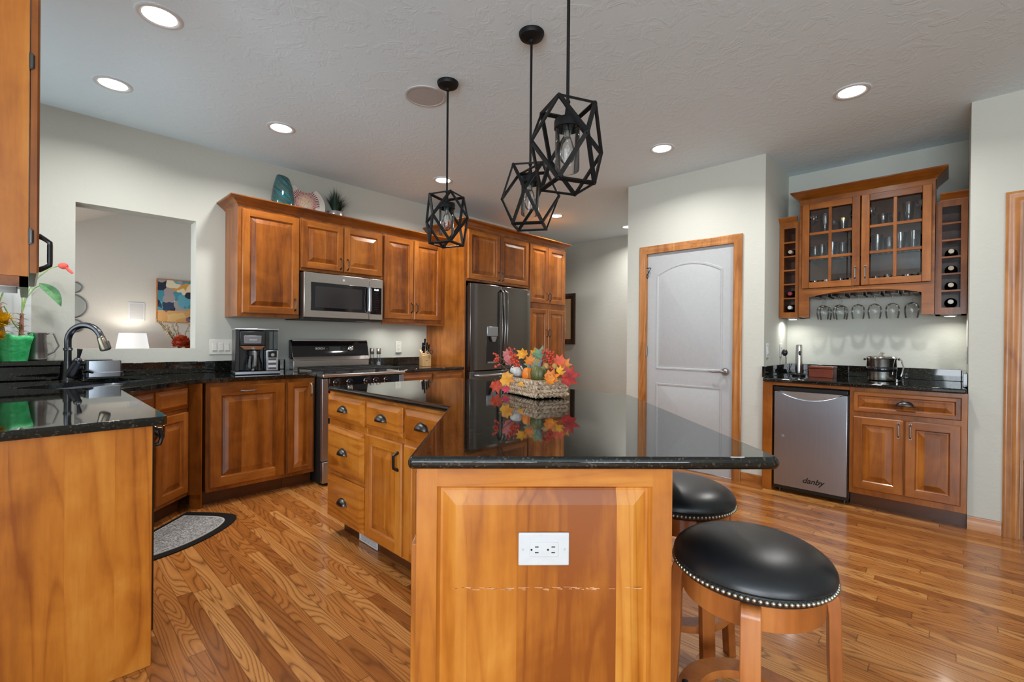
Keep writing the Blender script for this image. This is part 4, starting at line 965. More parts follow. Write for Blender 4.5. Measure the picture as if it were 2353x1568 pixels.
# ------------------------------------------------------------------ cage pendants
CT, CBm, CS = 2.056, 1.762, .104
def pendant(label, x, y, rz):
    t = thing('pendant_light', label, 'pendant lamp', (x, y, CEIL), rz, 'black cage pendants over the island')
    obj('canopy', MB().lathe([(.064, -.0005), (.064, -.008), (.058, -.022), (.036, -.034), (.014, -.038), (.012, -.050)], seg=32), M['black_metal'], t)
    obj('rod', MB().cyl((0, 0, -.050), .0062, -(CEIL-.050-CT+.0)+.0, seg=12).ball((0, 0, CT-CEIL+.022), .010), M['black_metal'], t)
    zt, zb, zm = CT-CEIL, CBm-CEIL, (CT+CBm)/2-CEIL
    top = [(CS, 0, zt), (0, CS, zt), (-CS, 0, zt), (0, -CS, zt)]; bot = [(a, b, zb) for a, b, _ in top]; mid = [(CS, CS, zm), (-CS, CS, zm), (-CS, -CS, zm), (CS, -CS, zm)]
    m = MB()
    for i in range(4):
        j = (i+1) % 4
        for p, q in ((top[i], top[j]), (bot[i], bot[j]), (top[i], mid[i]), (top[j], mid[i]), (bot[i], mid[i]), (bot[j], mid[i])):
            pm = Vector(p)+Vector(q); nrm = Vector((pm.x, pm.y, (pm.z-2*zm))); m.bar(p, q, .0150, .0080, nrm)
        for v in (top[i], bot[i], mid[i]): m.ball(v, .0070, seg=8, rings=4)
    obj('cage', m, M['black_metal'], t, ang=30)
    obj('crossbar', MB().bar(top[0], top[2], .010, .006), M['black_metal'], t)
    so = obj('socket_cup', MB().lathe([(.008, zt), (.012, zt-.030), (.012, zt-.042), (.048, zt-.046), (.050, zt-.054), (.050, zt-.078), (.047, zt-.080), (.047, zt-.058), (.016, zt-.056), (.016, zt-.085), (.013, zt-.088)], seg=28), M['black_metal'], t)
    obj('bulb_base', MB().cyl((0, 0, zt-.087), .0125, -.024), M['nickel_warm'], so)
    obj('glass_shade', MB().lathe([(.0455, zt-.062), (.0455, zt-.232), (.043, zt-.236)], seg=32, cap=False), M['glass'], t)
    b = obj('bulb', MB().lathe([(.012, zt-.110), (.017, zt-.120), (.026, zt-.150), (.029, zt-.172), (.025, zt-.195), (.012, zt-.210), (.001, zt-.213)], seg=22), M['glass'], t)
    obj('filament', MB().tube([(.004*math.cos(k*1.9)+.006*(k % 2), .004*math.sin(k*1.9), zt-.120-.005*k) for k in range(15)], .0007, 5), M['nail'], b)
pendant('black cage pendant farthest away, over the island wing', 1.753, 2.221, math.radians(63.5))
pendant('black cage pendant in the middle of the row', 1.757, 1.553, math.radians(76.5))
pendant('black cage pendant nearest the viewer, hanging in front of the middle one', 1.392, 1.047, math.radians(19.5))

# ------------------------------------------------------------------ bar stools
def stool(label, s, t_, rz):
    t = thing('bar_stool', label, 'stool', ST(s, t_), rz, 'round leather stools along the island')
    R, Z = .190, .595
    prof = [(.02, Z-.012), (R-.010, Z-.012), (R-.002, Z-.006), (R, Z+.004), (R-.001, Z+.012), (R+.003, Z+.018)]
    for k in range(1, 13):
        a = PI/2*k/12; prof.append(((R+.003)*math.cos(a)**.85, Z+.018+.064*math.sin(a)))
    seat = obj('seat', MB().lathe(prof, seg=64), M['leather'], t)
    nl = MB(); nn = 92
    for i in range(nn):
        a = 2*PI*i/nn; nl.ball((R*math.cos(a)*1.004, R*math.sin(a)*1.004, Z+.004), .0058, seg=8, rings=5)
    na = obj('nailhead_trim', nl, M['nail'], seat); na['kind'] = 'stuff'
    obj('apron', MB().lathe([(.160, Z-.075), (.168, Z-.075), (.168, Z-.014), (.150, Z-.014), (.150, Z-.075)], seg=56), M['stool'], t, bev=.0)
    for k in range(4):
        a = PI/4+PI/2*k; rad = Vector((math.cos(a), math.sin(a), 0)); tan = Vector((-math.sin(a), math.cos(a), 0))
        pts = [(.172, Z-.016), (.183, Z-.018), (.192, Z-.026), (.196, Z-.040), (.200, Z-.20), (.210, .20), (.222, 0)]
        inn = [(.150, Z-.030), (.160, Z-.040), (.166, Z-.050), (.170, Z-.075), (.172, Z-.20), (.182, .20), (.194, 0)]
        loops = []
        for (ro, zo), (ri, zi) in zip(pts, inn):
            loops.append([tuple(rad*ro+tan*w+Vector((0, 0, zo))) for w in (-.022, .022)] + [tuple(rad*ri+tan*w+Vector((0, 0, zi))) for w in (.022, -.022)])
        obj('leg', MB().loft(loops, 0), M['stool'], t, ang=50, bev=.0025)
    obj('foot_ring', MB().lathe([(.125, .205), (.180, .205), (.180, .228), (.125, .228), (.125, .205)], seg=56, cap=False), M['stool'], t)
    bt = MB()
    for k in range(4):
        a = PI/4+PI/2*k; bt.lathe([(.009, .228), (.008, .234), (.004, .236)], (.160*math.cos(a), .160*math.sin(a), 0), 12)
    obj('bolt', bt, M['black_metal'], t)
stool('nearest round black leather stool at the right front of the island', .668, 1.208, math.radians(-28.5))
stool('round black leather stool farther back, partly hidden by the island end panel', .676, 1.715, math.radians(6))
# ------------------------------------------------------------------ coffee maker, mills, knife block
t = thing('coffee_maker', 'black and steel coffee maker with glass carafe left of the range', 'coffee maker', (1.262, 4.02, CT1), -.16)
obj('base', MB().box(-.155, .155, -.12, .13, 0, .026), M['black'], t, bev=.006)
obj('base_trim', MB().box(-.150, .157, -.124, -.119, .006, .024), M['steel_cool'], t)
obj('body', MB().box(-.148, .060, .02, .125, .026, .345).box(-.148, -.118, -.085, .02, .026, .345), M['black'], t, bev=.004)
hd = obj('brew_head', MB().box(-.118, .056, -.09, .02, .225, .335), M['black'], t, bev=.006)
obj('badge', MB().box(-.092, .030, -.098, -.088, .238, .302), metal('badge_steel', (.20, .20, .21), .45), hd, bev=.004)
text_mesh('lettering', 'NINJA', .020, M['lt_gray'], hd, (-.031, -.0985, .270), (PI/2, 0, 0), shear=.2)
obj('funnel', MB().loft([[(-.118, -.088, .222), (.056, -.088, .222), (.056, .0, .222), (-.118, .0, .222)], [(-.085, -.08, .195), (.028, -.08, .195), (.028, 0, .195), (-.085, 0, .195)]]), M['steel'], t)
obj('lid', MB().box(-.15, .155, -.09, .128, .345, .357), M['steel_cool'], t, bev=.004)
obj('water_tank', MB().box(.062, .150, -.07, .122, .185, .344), M['smoke'], t, bev=.004)
kp = obj('control_column', MB().box(.062, .150, -.095, .122, .026, .185), M['steel_cool'], t, bev=.004)
obj('dial_panel', MB().box(.075, .138, -.098, -.094, .130, .182), M['black_gloss'], kp); obj('dial', MB().lathe([(.016, 0), (.013, .012)], (.106, -.098, .152), 18, 0, (0, -1, 0)), M['chrome'], kp)
for k in range(5): obj('button', MB().box(.078, .134, -.098, -.094, .038+.018*k, .051+.018*k), M['white'] if k % 2 else M['dark_gray'], kp)
ca = thing('coffee_carafe', 'glass coffee carafe with dark handle standing in the coffee maker', 'carafe', (1.235, 3.975, CT1+.0265), -.16)
obj('jug', MB().lathe([(.058, 0), (.064, .006), (.060, .06), (.040, .125), (.038, .135)], seg=28), M['smoke'], ca)
obj('collar', MB().lathe([(.041, .118), (.045, .122), (.046, .155), (.034, .162), (.0, .163)], seg=28), M['black'], ca)
obj('handle', MB().tube([(0, -.040, .150), (0, -.078, .148), (0, -.086, .10), (0, -.072, .045), (0, -.062, .04)], .010, 8), M['gray'], ca)
def mill(label, x, y, fill):
    t = thing('spice_mill', label, 'mill', (x, y, .9255 if False else CT1), 0, 'clear spice mills beside the range')
    obj('glass_body', MB().lathe([(.026, 0), (.027, .004), (.020, .075), (.016, .10), (.016, .125)], seg=20), M['glass'], t)
    obj('contents', MB().lathe([(.021, .004), (.019, .045), (.0, .048)], seg=16), fill, t)
    obj('cap', MB().lathe([(.019, .126), (.022, .130), (.024, .185), (.022, .190)], seg=20), M['steel'], t)
mill('clear pepper mill with steel cap, next to the range backguard', 2.462, 4.33, plain('peppercorns', (.10, .07, .05, 1), .7))
mill('clear salt mill with steel cap, right one of the pair', 2.535, 4.325, plain('salt', (.72, .70, .70, 1), .8))
kbx, kby, kbr = 2.935, 4.06, -.35
t = thing('knife_block', 'pale wooden knife block by the refrigerator panel', 'knife block', (kbx, kby, CT1), kbr)
bk = [(-.055, 0), (.055, 0), (.070, .14), (-.050, .105)]
obj('body', MB().prism([(-.055, .0), (.07, .0), (.07, .175), (-.055, .115)], -.047, .047).xf(Matrix(((0, 0, 1, 0), (1, 0, 0, 0), (0, 1, 0, 0), (0, 0, 0, 1)))), M['block_wood'], t, bev=.003)
text_mesh('emblem', 'W', .018, M['dark_gray'], t, (0, -.0555, .06), (PI/2, 0, 0))
Rk = Matrix.Rotation(kbr, 3, 'Z')
for i, (x, y, L, lab) in enumerate(((-.026, -.028, .085, 'black handled knife at the front left of the block'), (-.028, .02, .095, 'black handled knife at the back left of the block'), (.0, .045, .125, 'tallest black handled knife in the block'), (.012, .012, .100, 'black handled knife in the middle of the block'), (.030, .0, .085, 'black handled knife at the right of the block'))):
    zb = .115+(y+.055)*.48
    p = Vector((kbx, kby, CT1)) + Rk @ Vector((x, y, zb+.004))
    k = thing('knife', lab, 'knife', p, kbr, 'black handled knives in the block')
    obj('handle', MB().tube([(0, 0, .002), (0, -.010, L*.3), (0, -.022, L*.7), (0, -.030, L)], [.009, .0105, .0095, .011], 10, flat=.6), M['black'], k)
    obj('bolster', MB().cyl((0, 0, -.003), .010, .008), M['chrome'], k)
p = Vector((kbx, kby, CT1)) + Rk @ Vector((.022, -.057, .135))
k = thing('scissors', 'black handled kitchen scissors in the front of the knife block', 'scissors', p, kbr)
obj('finger_loop', MB().tube([(-.014+.014*math.cos(a), -.008, .022+.020*math.sin(a)) for a in [2*PI*i/16 for i in range(16)]], .0042, 8, closed=True), M['black'], k)
obj('finger_loop', MB().tube([(.020+.016*math.cos(a), -.010, .016+.020*math.sin(a)) for a in [2*PI*i/16 for i in range(16)]], .0042, 8, closed=True), M['black'], k)
obj('blades', MB().bar((0, -.005, .0), (-.004, -.001, -.05), .012, .003), M['chrome'], k)
# ------------------------------------------------------------------ things on top of the wall cabinets
def vase_mat():
    n = NT('teal_swirl_glass'); v = n.coord('Object', False)
    sep = n.n('ShaderNodeSeparateXYZ'); n.l(v, sep.inputs[0])
    ang = n.math('ARCTAN2', sep.outputs[1], sep.outputs[0])
    u = n.math('ADD', n.math('MULTIPLY', ang, 1.2), n.math('MULTIPLY', sep.outputs[2], 16.0))
    cx = n.n('ShaderNodeCombineXYZ'); n.l(u, cx.inputs[0]); n.l(n.math('MULTIPLY', sep.outputs[2], .8), cx.inputs[1])
    f = n.noise(cx.outputs[0], 4.2, 4, .65, .3)
    c = n.ramp(f, [(.36, (.002, .006, .008)), (.45, (.004, .02, .026)), (.49, (.008, .15, .17)), (.53, (.006, .03, .034)), (.57, (.06, .06, .045)), (.61, (.004, .02, .022)), (.68, (.01, .20, .22))])
    return n.set(color=c, rough=.06, spec=.7, coat=.6, coatr=.03)
t = solo('vase', MB().lathe([(.070, 0), (.092, .004), (.096, .05), (.092, .15), (.078, .25), (.056, .325), (.050, .335), (.046, .333), (.05, .30)], seg=40, cap=False), vase_mat(), 'teal and black swirled glass vase on top of the wall cabinet', 'vase', (1.527, 4.196, UT))
for i, v in enumerate(t.data.vertices):
    if v.co.z > .30: v.co.z += v.co.x*-.25
def plate_mat():
    n = NT('painted_plate'); v = n.coord('Object', False)
    sep = n.n('ShaderNodeSeparateXYZ'); n.l(v, sep.inputs[0]); x, z = sep.outputs[0], sep.outputs[2]
    zz = n.math('SUBTRACT', z, .200)
    r = n.math('SQRT', n.math('ADD', n.math('MULTIPLY', x, x), n.math('MULTIPLY', zz, zz)))
    a = n.math('ARCTAN2', zz, x)
    tick = n.math('GREATER_THAN', n.math('SINE', n.math('MULTIPLY', a, 44.0)), .1)
    rngm = n.math('MULTIPLY', n.math('GREATER_THAN', r, .098), n.math('LESS_THAN', r, .128))
    dots = n.n('ShaderNodeTexVoronoi'); dots.inputs['Scale'].default_value = 70; n.l(v, dots.inputs['Vector'])
    inner = n.math('LESS_THAN', r, .098)
    dcol = n.ramp(dots.outputs['Distance'], [(.25, srgb(150, 50, 56)), (.5, srgb(226, 196, 186))])
    gold = n.ramp(r, [(.0, srgb(236, 214, 170)), (.04, srgb(232, 208, 170)), (.07, srgb(214, 160, 150)), (.098, srgb(160, 70, 74))])
    col = n.mix(inner, srgb(226, 220, 212), n.mix(.55, dcol, gold))
    col = n.mix(n.math('MULTIPLY', n.math('MULTIPLY', tick, rngm), n.math('GREATER_THAN', zz, -.03)), col, srgb(140, 44, 52))
    sea = n.math('LESS_THAN', n.math('ADD', zz, n.math('MULTIPLY', n.noise(v, 14, 3), .10)), n.math('SUBTRACT', n.math('MULTIPLY', n.math('ABSOLUTE', n.math('SUBTRACT', x, .02)), -.6), -.012))
    blue = n.ramp(n.noise(v, 26, 3), [(.35, srgb(120, 186, 206)), (.5, srgb(176, 214, 224)), (.68, srgb(226, 236, 234))])
    return n.set(color=n.mix(n.math('MULTIPLY', sea, n.math('LESS_THAN', zz, .03)), col, blue), rough=.25, coat=.3)
PL = []
for i in range(64):
    a = 2*PI*i/64; x, z = .182*math.cos(a), .186+.182*math.sin(a)
    if z > .255 and abs(x) < .100: z = .338-.050*(1-(x/.100)**2)
    PL.append((x, z))
def pl(k, y): return [(x*k, y, .186+(z-.186)*k) for x, z in PL]
solo('decorative_plate', MB().loft([pl(.98, .008), pl(1.0, .002), pl(.97, -.004), pl(.75, .004), pl(.4, .010)], 0), plate_mat(), 'white scooped art plate with red sunburst on top of the wall cabinet', 'plate', (1.772, 4.292, UT+.001), (-.10, 0, 0))
t = thing('potted_grass', 'dark green spiky grass in a silver pot on top of the wall cabinet', 'plant', (2.060, 4.330, UT))
obj('pot', MB().lathe([(.055, 0), (.066, .004), (.086, .08), (.084, .145), (.076, .170), (.070, .167), (.066, .15)], seg=32), M['pot_silver'] if 'pot_silver' in M else metal('silver_pot', (.66, .66, .68), .22, 'z', .1, 60), t)
gm = MB(); gr_ = random.Random(3)
for i in range(320):
    a = gr_.uniform(0, 2*PI); lean = gr_.uniform(.05, 1.0)**.8; L = gr_.uniform(.19, .33)*(1-.28*lean); r0 = gr_.uniform(0, .045)
    P = []
    for k in range(5):
        s = k/4; rr = r0+L*lean*.95*s**1.4; P.append((rr*math.cos(a)*(1 if math.cos(a) > 0 else .6), rr*math.sin(a)*.30, .150+L*(s-.38*lean*s*s)))
    for k in range(4):
        w0, w1 = .0042*(1-k/4), .0042*(1-(k+1)/4); d = (-math.sin(a), math.cos(a))
        gm.add([(P[k][0]-d[0]*w0, P[k][1]-d[1]*w0, P[k][2]), (P[k][0]+d[0]*w0, P[k][1]+d[1]*w0, P[k][2]), (P[k+1][0]+d[0]*w1, P[k+1][1]+d[1]*w1, P[k+1][2]), (P[k+1][0]-d[0]*w1, P[k+1][1]-d[1]*w1, P[k+1][2])], [(0, 1, 2, 3)])
obj('foliage', gm, plain('dark_grass', (.012, .040, .022, 1), .5), t)
# ------------------------------------------------------------------ leaf helper
def maple(size, curl, rs):
    tips = [(0, 1.0, .36), (44, .90, .34), (84, .74, .33), (124, .52, .32), (156, .36, .3)]
    pts = []
    for sgn in (1, -1):
        side = []
        for k, (ang, r, v) in enumerate(tips):
            a = math.radians(90-sgn*ang); side.append((r*math.cos(a), r*math.sin(a)))
            if ang in (0, 38, 72): 
                for da, rr in ((9, r*.70), (14, r*.78)): pass
            if k < len(tips)-1:
                am = math.radians(90-sgn*(ang+tips[k+1][0])/2); side.append((v*1.55*math.cos(am), v*1.55*math.sin(am)))
        pts.append(side)
    right = pts[0]; left = pts[1][1:]
    out = right + [(0.03, -.25), (-.03, -.25)] + left[::-1]
    m = MB(); c = (0, .12)
    def z(x, y): return curl*(x*x*.9+(y-.1)**2*.45)+.04*math.sin(9*x+4*y)
    n = len(out); vs = [(c[0]*size, c[1]*size, z(*c)*size)]; mid = []
    for x, y in out: mid.append(((x+c[0])/2*size, (y+c[1])/2*size, z((x+c[0])/2, (y+c[1])/2)*size))
    edge = [(x*size, y*size, z(x, y)*size) for x, y in out]
    vs += mid + edge; fs = []
    for i in range(n):
        j = (i+1) % n; fs.append((0, 1+i, 1+j)); fs.append((1+i, 1+n+i, 1+n+j, 1+j))
    m.add(vs, fs); m.tube([(0, -.25*size, z(0, -.25)*size), (0, -.55*size, z(0, -.4)*size)], size*.018, 5); return m
def leaf_mat(name, c1, c2):
    n = NT(name); v = n.coord()
    f = n.noise(v, 28, 3); return n.set(color=n.ramp(f, [(.35, c1), (.65, c2)]), rough=.55)
LM = {'orange': leaf_mat('orange_leaf', srgb(196, 92, 14), srgb(232, 136, 28)), 'yellow': leaf_mat('yellow_leaf', srgb(212, 130, 24), srgb(238, 174, 48)), 'red': leaf_mat('red_leaf', srgb(130, 18, 24), srgb(196, 50, 30)),
      'coral': leaf_mat('coral_leaf', srgb(196, 60, 34), srgb(230, 96, 50)), 'pink': leaf_mat('dusty_pink_leaf', srgb(190, 96, 96), srgb(214, 130, 124)), 'green': leaf_mat('sage_leaf', srgb(84, 122, 88), srgb(126, 160, 120)), 'crimson': leaf_mat('crimson_leaf', srgb(186, 20, 56), srgb(216, 44, 76))}
# ------------------------------------------------------------------ harvest basket on the island
BX, BY_ = 1.700, 1.447; ub = math.atan2(.336, .108)
def BK(u, v, z=0):
    # u along the long left side, v along the short right side, from the front corner
    return (BX+.306*u+.952*v, BY_+.952*u-.306*v, CT1+z)
BL, BW, BH = .350, .175, .088
t = thing('woven_basket', 'pale woven rectangular basket on the island countertop', 'basket', BK(0, 0), 0)
def Bl(u, v, z): p = BK(u, v, z); return (p[0]-BX, p[1]-BY_, z)
def straw():
    n = NT('woven_straw'); v = n.coord()
    f = n.noise(v, 60, 4, .6); return n.set(color=n.ramp(f, [(.3, srgb(128, 98, 74)), (.5, srgb(190, 162, 134)), (.7, srgb(222, 202, 178))]), rough=.75)
st_m = straw()
corner = [(0, 0), (BL, 0), (BL, BW), (0, BW)]
inn = MB(); inn.loft([[Bl(u, v, z) for u, v in [(.014, .014), (BL-.014, .014), (BL-.014, BW-.014), (.014, BW-.014)]] for z in (.006, BH-.012)], 0, True, False)
obj('liner', inn, plain('basket_liner', (.10, .07, .045, 1), .9), t)
per = []
for k in range(4):
    a, b = Vector(corner[k]), Vector(corner[(k+1) % 4]); n = 16 if k % 2 == 0 else 8
    for i in range(n): per.append(a+(b-a)*i/n)
for row in range(4):
    z = .018+row*.0200; wv = MB()
    for ph in (0, 1):
        pts = []
        for i in range(len(per)*2):
            p = per[(i//2) % len(per)]; q = per[(i//2+1) % len(per)]; c = p+(q-p)*(.5*(i % 2)); s = math.sin(PI*(i/2+ph+row*.5))
            ctr = Vector((BL/2, BW/2)); d = (c-ctr); d = Vector((d.x/BL, d.y/BW)); d.normalize()
            o = .0055*math.cos(PI*(i/2+ph)+row*1.2); pts.append(Bl(c.x+d.x*o, c.y+d.y*o, z+.0065*math.sin(PI*(i/2+ph)+row*1.2)))
        wv.tube(pts, .0088, 6, closed=True, flat=.75)
    obj('woven_band', wv, st_m, t)
obj('rim', MB().tube([Bl(p.x, p.y, BH-.002) for p in per], .0062, 6, closed=True), st_m, t)
def pumpkin(label, u, v, z, r, h, mat, stem, rib=8, depth=.10, tilt=0):
    p = BK(u, v, z); t = thing('pumpkin', label, 'pumpkin', p, 0, 'small pumpkins in the basket'); L = []; n = 48
    for k in range(13):
        a = -PI/2+PI*k/12; l = []
        for i in range(n):
            th = 2*PI*i/n; rr = r*(1-depth*abs(math.cos(rib*th/2))**6)*max(math.cos(a), .02)**.75
            zz = h/2*(math.sin(a)); zz -= (h*.10*(1-math.cos(a))**2 if a > 0 else -h*.06*(1-math.cos(a))**2)*1.0
            l.append((rr*math.cos(th), rr*math.sin(th), zz+h/2))
        L.append(l)
    obj('fruit', MB().loft(L), mat, t, ang=60)
    obj('stem', MB().tube([(0, 0, h*.84), (.004, 0, h*1.0), (.014, .004, h*1.12), (.030, .010, h*1.2)], [.012, .008, .0075, .009], 9), stem, t)
    return t
stemg = plain('blue_grey_stem', srgb(112, 122, 134), .7)
def pmat(name, a, b, rib=0):
    n = NT(name); v = n.coord('Object', False); f = n.noise(v, 22, 3); return n.set(color=n.ramp(f, [(.35, a), (.65, b)]), rough=.42)
pumpkin('white pumpkin with grey stem at the left end of the basket', .285, .050, .086, .040, .068, pmat('white_pumpkin', srgb(214, 214, 210), srgb(228, 226, 220)), stemg)
pumpkin('orange pumpkin at the front of the basket, left of the green one', .150, .044, .066, .038, .086, pmat('orange_pumpkin', srgb(222, 110, 20), srgb(240, 140, 40)), stemg)
pumpkin('green striped pumpkin at the front corner of the basket', .060, .046, .072, .043, .092, pmat('green_pumpkin', srgb(78, 80, 38), srgb(108, 106, 54)), stemg, 8, .12)
pumpkin('large yellow-orange pumpkin at the back of the basket under the leaves', .200, .120, .075, .046, .125, pmat('amber_pumpkin', srgb(222, 140, 40), srgb(240, 168, 70)), stemg)
def bleaf(label, p, size, col, roll, pitch=.35, yaw=0, curl=.35):
    # the leaf faces the room (towards -x -y), tip turned by roll, face tipped up by pitch
    m = maple(size, curl, None); n = Vector((-.75, -.66, 0)); n.rotate(Matrix.Rotation(yaw, 3, 'Z')); n = (n.normalized()*math.cos(pitch)+Vector((0, 0, math.sin(pitch)))).normalized()
    e1 = Vector((0, 0, 1)).cross(n).normalized(); e2 = n.cross(e1); up = e2*math.cos(roll)+e1*math.sin(roll); rt = up.cross(n)
    R_ = Matrix((rt, up, n)).transposed()
    o = solo('maple_leaf', m, LM[col], label, 'leaf', p, R_.to_euler(), 'artificial autumn leaves in the basket'); return o
bleaf('yellow maple leaf draped over the left front rim of the basket', (1.726, 1.690, .986), .058, 'yellow', 1.9, .25, 0, .25)
bleaf('orange-red leaf hanging down to the counter at the left of the basket', (1.742, 1.770, .948), .056, 'coral', 2.9, .05, .3, .2)
bleaf('small crimson leaf on the outside of the basket weave', (1.755, 1.712, .930), .030, 'crimson', 2.6, .1, 0, .2)
bleaf('broad orange leaf lying over the right front rim of the basket', (1.728, 1.392, 1.006), .056, 'orange', 1.2, .5, -.2, .4)
bleaf('second orange leaf lower down on the right front rim', (1.716, 1.372, .998), .040, 'orange', -1.3, .45, 0, .4)
bleaf('dark red leaf reaching out past the right end of the basket', (1.806, 1.350, 1.010), .074, 'red', 1.35, .30, -.3, .3)
bleaf('coral leaf pointing right above the basket rim', (1.858, 1.440, 1.078), .046, 'coral', .5, .2, 0, .3)
bleaf('tan leaf lying among the berries at the right', (1.790, 1.380, 1.036), .036, 'yellow', .9, .5, 0, .3)
bleaf('orange leaf standing upright between the pumpkins', (1.790, 1.575, 1.075), .044, 'orange', .15, .1, .2, .3)
bleaf('yellow leaf leaning over the amber pumpkin', (1.800, 1.628, 1.112), .048, 'yellow', -.9, .5, 0, -.3)
bleaf('sage green leaf standing tallest at the back of the basket', (1.871, 1.573, 1.100), .064, 'green', .25, .1, 0, .25)
bleaf('second sage green leaf behind the green pumpkin', (1.800, 1.565, 1.062), .052, 'green', -.8, .2, 0, .25)
bleaf('dusty pink leaf at the left above the white pumpkin', (1.815, 1.755, 1.075), .052, 'pink', 1.2, .3, 0, .3)
bleaf('pale pink leaf higher up at the back left', (1.815, 1.760, 1.100), .048, 'pink', .7, .1, 0, .3)
bleaf('pink-red leaf between white and orange pumpkins', (1.800, 1.690, 1.075), .042, 'coral', .3, .2, .2, .3)
bleaf('golden leaf at the far right back of the basket', (1.880, 1.425, 1.060), .050, 'orange', .7, .15, 0, .3)
bleaf('golden yellow leaf high up behind the amber pumpkin', (1.870, 1.612, 1.108), .046, 'yellow', .8, .2, 0, .3)
bleaf('small amber leaf low between orange and green pumpkins', (1.706, 1.560, .970), .022, 'yellow', 2.6, .2, 0, .3)
berry_m = plain('red_berry', (.55, .055, .025, 1), .18, spec=.6)
twig = plain('dark_twig', (.10, .06, .04, 1), .8)
def bsprig(label, q, dx=0, n=12):
    t = thing('berry_sprig', label, 'berries', q, 0, 'red berry sprigs in the basket'); rr = random.Random(label)
    base = Vector((BK(.17, .09, .09)))-Vector(q); base = Vector((base.x*.45, base.y*.45, -.06))
    obj('twig', MB().tube([tuple(base), tuple(base*.4+Vector((0, 0, .008))), (0, 0, .01)], .0022, 6), twig, t)
    for i in range(n): obj('berry', MB().ball((rr.gauss(0, .0085), rr.gauss(0, .0085), rr.uniform(-.020, .020)), .0062, seg=10, rings=7), berry_m, t)
for lab, q, n in (('red berry sprig reaching out to the far left of the basket', (1.724, 1.757, 1.099), 11), ('lower red berry sprig at the far left of the basket', (1.728, 1.752, 1.062), 11), ('tall red berry sprig above the white pumpkin', (1.795, 1.711, 1.124), 13),
                  ('red berry sprig left of the amber pumpkin', (1.782, 1.667, 1.093), 14), ('red berry sprig between white and orange pumpkins', (1.757, 1.635, 1.062), 14), ('tallest red berry sprig at the right of the sage leaf', (1.844, 1.514, 1.122), 14),
                  ('red berry sprig standing at the right back', (1.870, 1.487, 1.111), 13), ('red berry sprig over the acorns', (1.842, 1.487, 1.080), 12), ('red berry sprig beside the sage leaf, lower one', (1.854, 1.532, 1.085), 11), ('low red berry sprig at the right rim', (1.804, 1.440, 1.046), 8)):
    bsprig(lab, q, 0, n)
def acorn(label, q):
    t = thing('acorn', label, 'acorn', q, 0, 'acorns in the basket')
    obj('nut', MB().lathe([(.001, .044), (.010, .040), (.017, .024), (.016, .010)], seg=16), plain('acorn_nut', srgb(190, 140, 70), .35), t)
    obj('cup', MB().lathe([(.002, 0), (.014, .002), (.0185, .012), (.016, .016)], seg=16), plain('acorn_cup', srgb(106, 92, 66), .8), t)
acorn('acorn right of the green pumpkin', (1.815, 1.487, 1.030)); acorn('acorn farther right near the basket rim', (1.837, 1.449, 1.030))

# ------------------------------------------------------------------ corner ledge: plants and jug
LZ = 1.0275
def foil():
    n = NT('green_foil_wrap'); v = n.coord(); f = n.noise(v, 14, 3); n.bump(n.noise(v, 30, 3), .5, .01)
    return n.set(color=n.ramp(f, [(.35, (.03, .50, .14)), (.65, (.09, .74, .27))]), rough=.3, spec=.5)
t = thing('anthurium_plant', 'red anthurium with bare stems in a pot wrapped in bright green foil', 'plant', (-.052, 4.272, LZ))
L = []
for k in range(7):
    s = k/6; l = []
    for i in range(40):
        a = 2*PI*i/40; w = 1+.05*s*math.sin(7*a)+.03*math.sin(11*a+2); rr = (.060+.020*s)*w*(1+.30*s*max(0, math.cos(a+.75))**6); l.append((rr*math.cos(a), rr*math.sin(a), .155*s*(1+.10*s*math.sin(3*a+1)+.08*s*max(0, math.cos(a+.9))**4+.05*s*math.sin(5*a))))
    L.append(l)
obj('foil_wrap', MB().loft(L, 0, True, False), foil(), t, ang=60, solid=.002)
obj('soil', MB().cyl((0, 0, .02), .055, .08), plain('potting_soil', (.03, .02, .015, 1), .9), t)
stem_m = leaf_mat('scaly_stem', srgb(120, 76, 58), srgb(186, 140, 112)); green_s = leaf_mat('green_stalk', srgb(120, 160, 90), srgb(170, 196, 130))
for nm, pts in (('woody_stem', [(.030, -.005, .09), (.034, -.01, .20), (.036, -.012, .30)]), ('woody_stem', [(-.035, .01, .09), (-.05, .01, .22), (-.062, .01, .36)])):
    m = MB().tube(pts, [.013, .011, .009], 9); rr = random.Random(len(pts)+int(pts[0][0]*1000))
    for i in range(22):
        s = rr.uniform(.15, 1); a = rr.uniform(0, 2*PI); b = Vector(pts[0]).lerp(Vector(pts[2]), s); m.tube([tuple(b), tuple(b+Vector((math.cos(a)*.02, math.sin(a)*.02, .012))), tuple(b+Vector((math.cos(a)*.045, math.sin(a)*.045, rr.uniform(-.005, .02))))], [.003, .002, .0006], 5)
    obj(nm, m, stem_m, t)
for pts in ([(.036, -.012, .30), (.042, -.012, .37), (.070, -.01, .46), (.110, -.01, .54), (.16, -.01, .60), (.215, -.012, .628)], [(.036, -.012, .30), (.055, -.012, .40), (.09, -.01, .465), (.122, -.01, .49)], [(.036, -.012, .30), (.036, 0, .46), (.034, 0, .58)], [(-.062, .01, .36), (-.04, .01, .45), (.0, .02, .52)], [(-.062, .01, .36), (-.09, .02, .48)], [(.034, -.01, .18), (.0, -.02, .24), (-.04, -.03, .34)]):
    obj('stalk', MB().tube(pts, .0038, 7), green_s, t)
def blade(L_, w, bend):
    m = MB(); loops = []
    for k in range(13):
        s = k/12; ww = w*math.sin(PI*min(1, s*1.02))**.8*(1-.35*s); loops.append([(-ww, s*L_, -bend*s*s), (0, s*L_, -bend*s*s-.006), (ww, s*L_, -bend*s*s)])
    for a, b in zip(loops, loops[1:]): m.add(a+b, [(0, 1, 4, 3), (1, 2, 5, 4)])
    return m
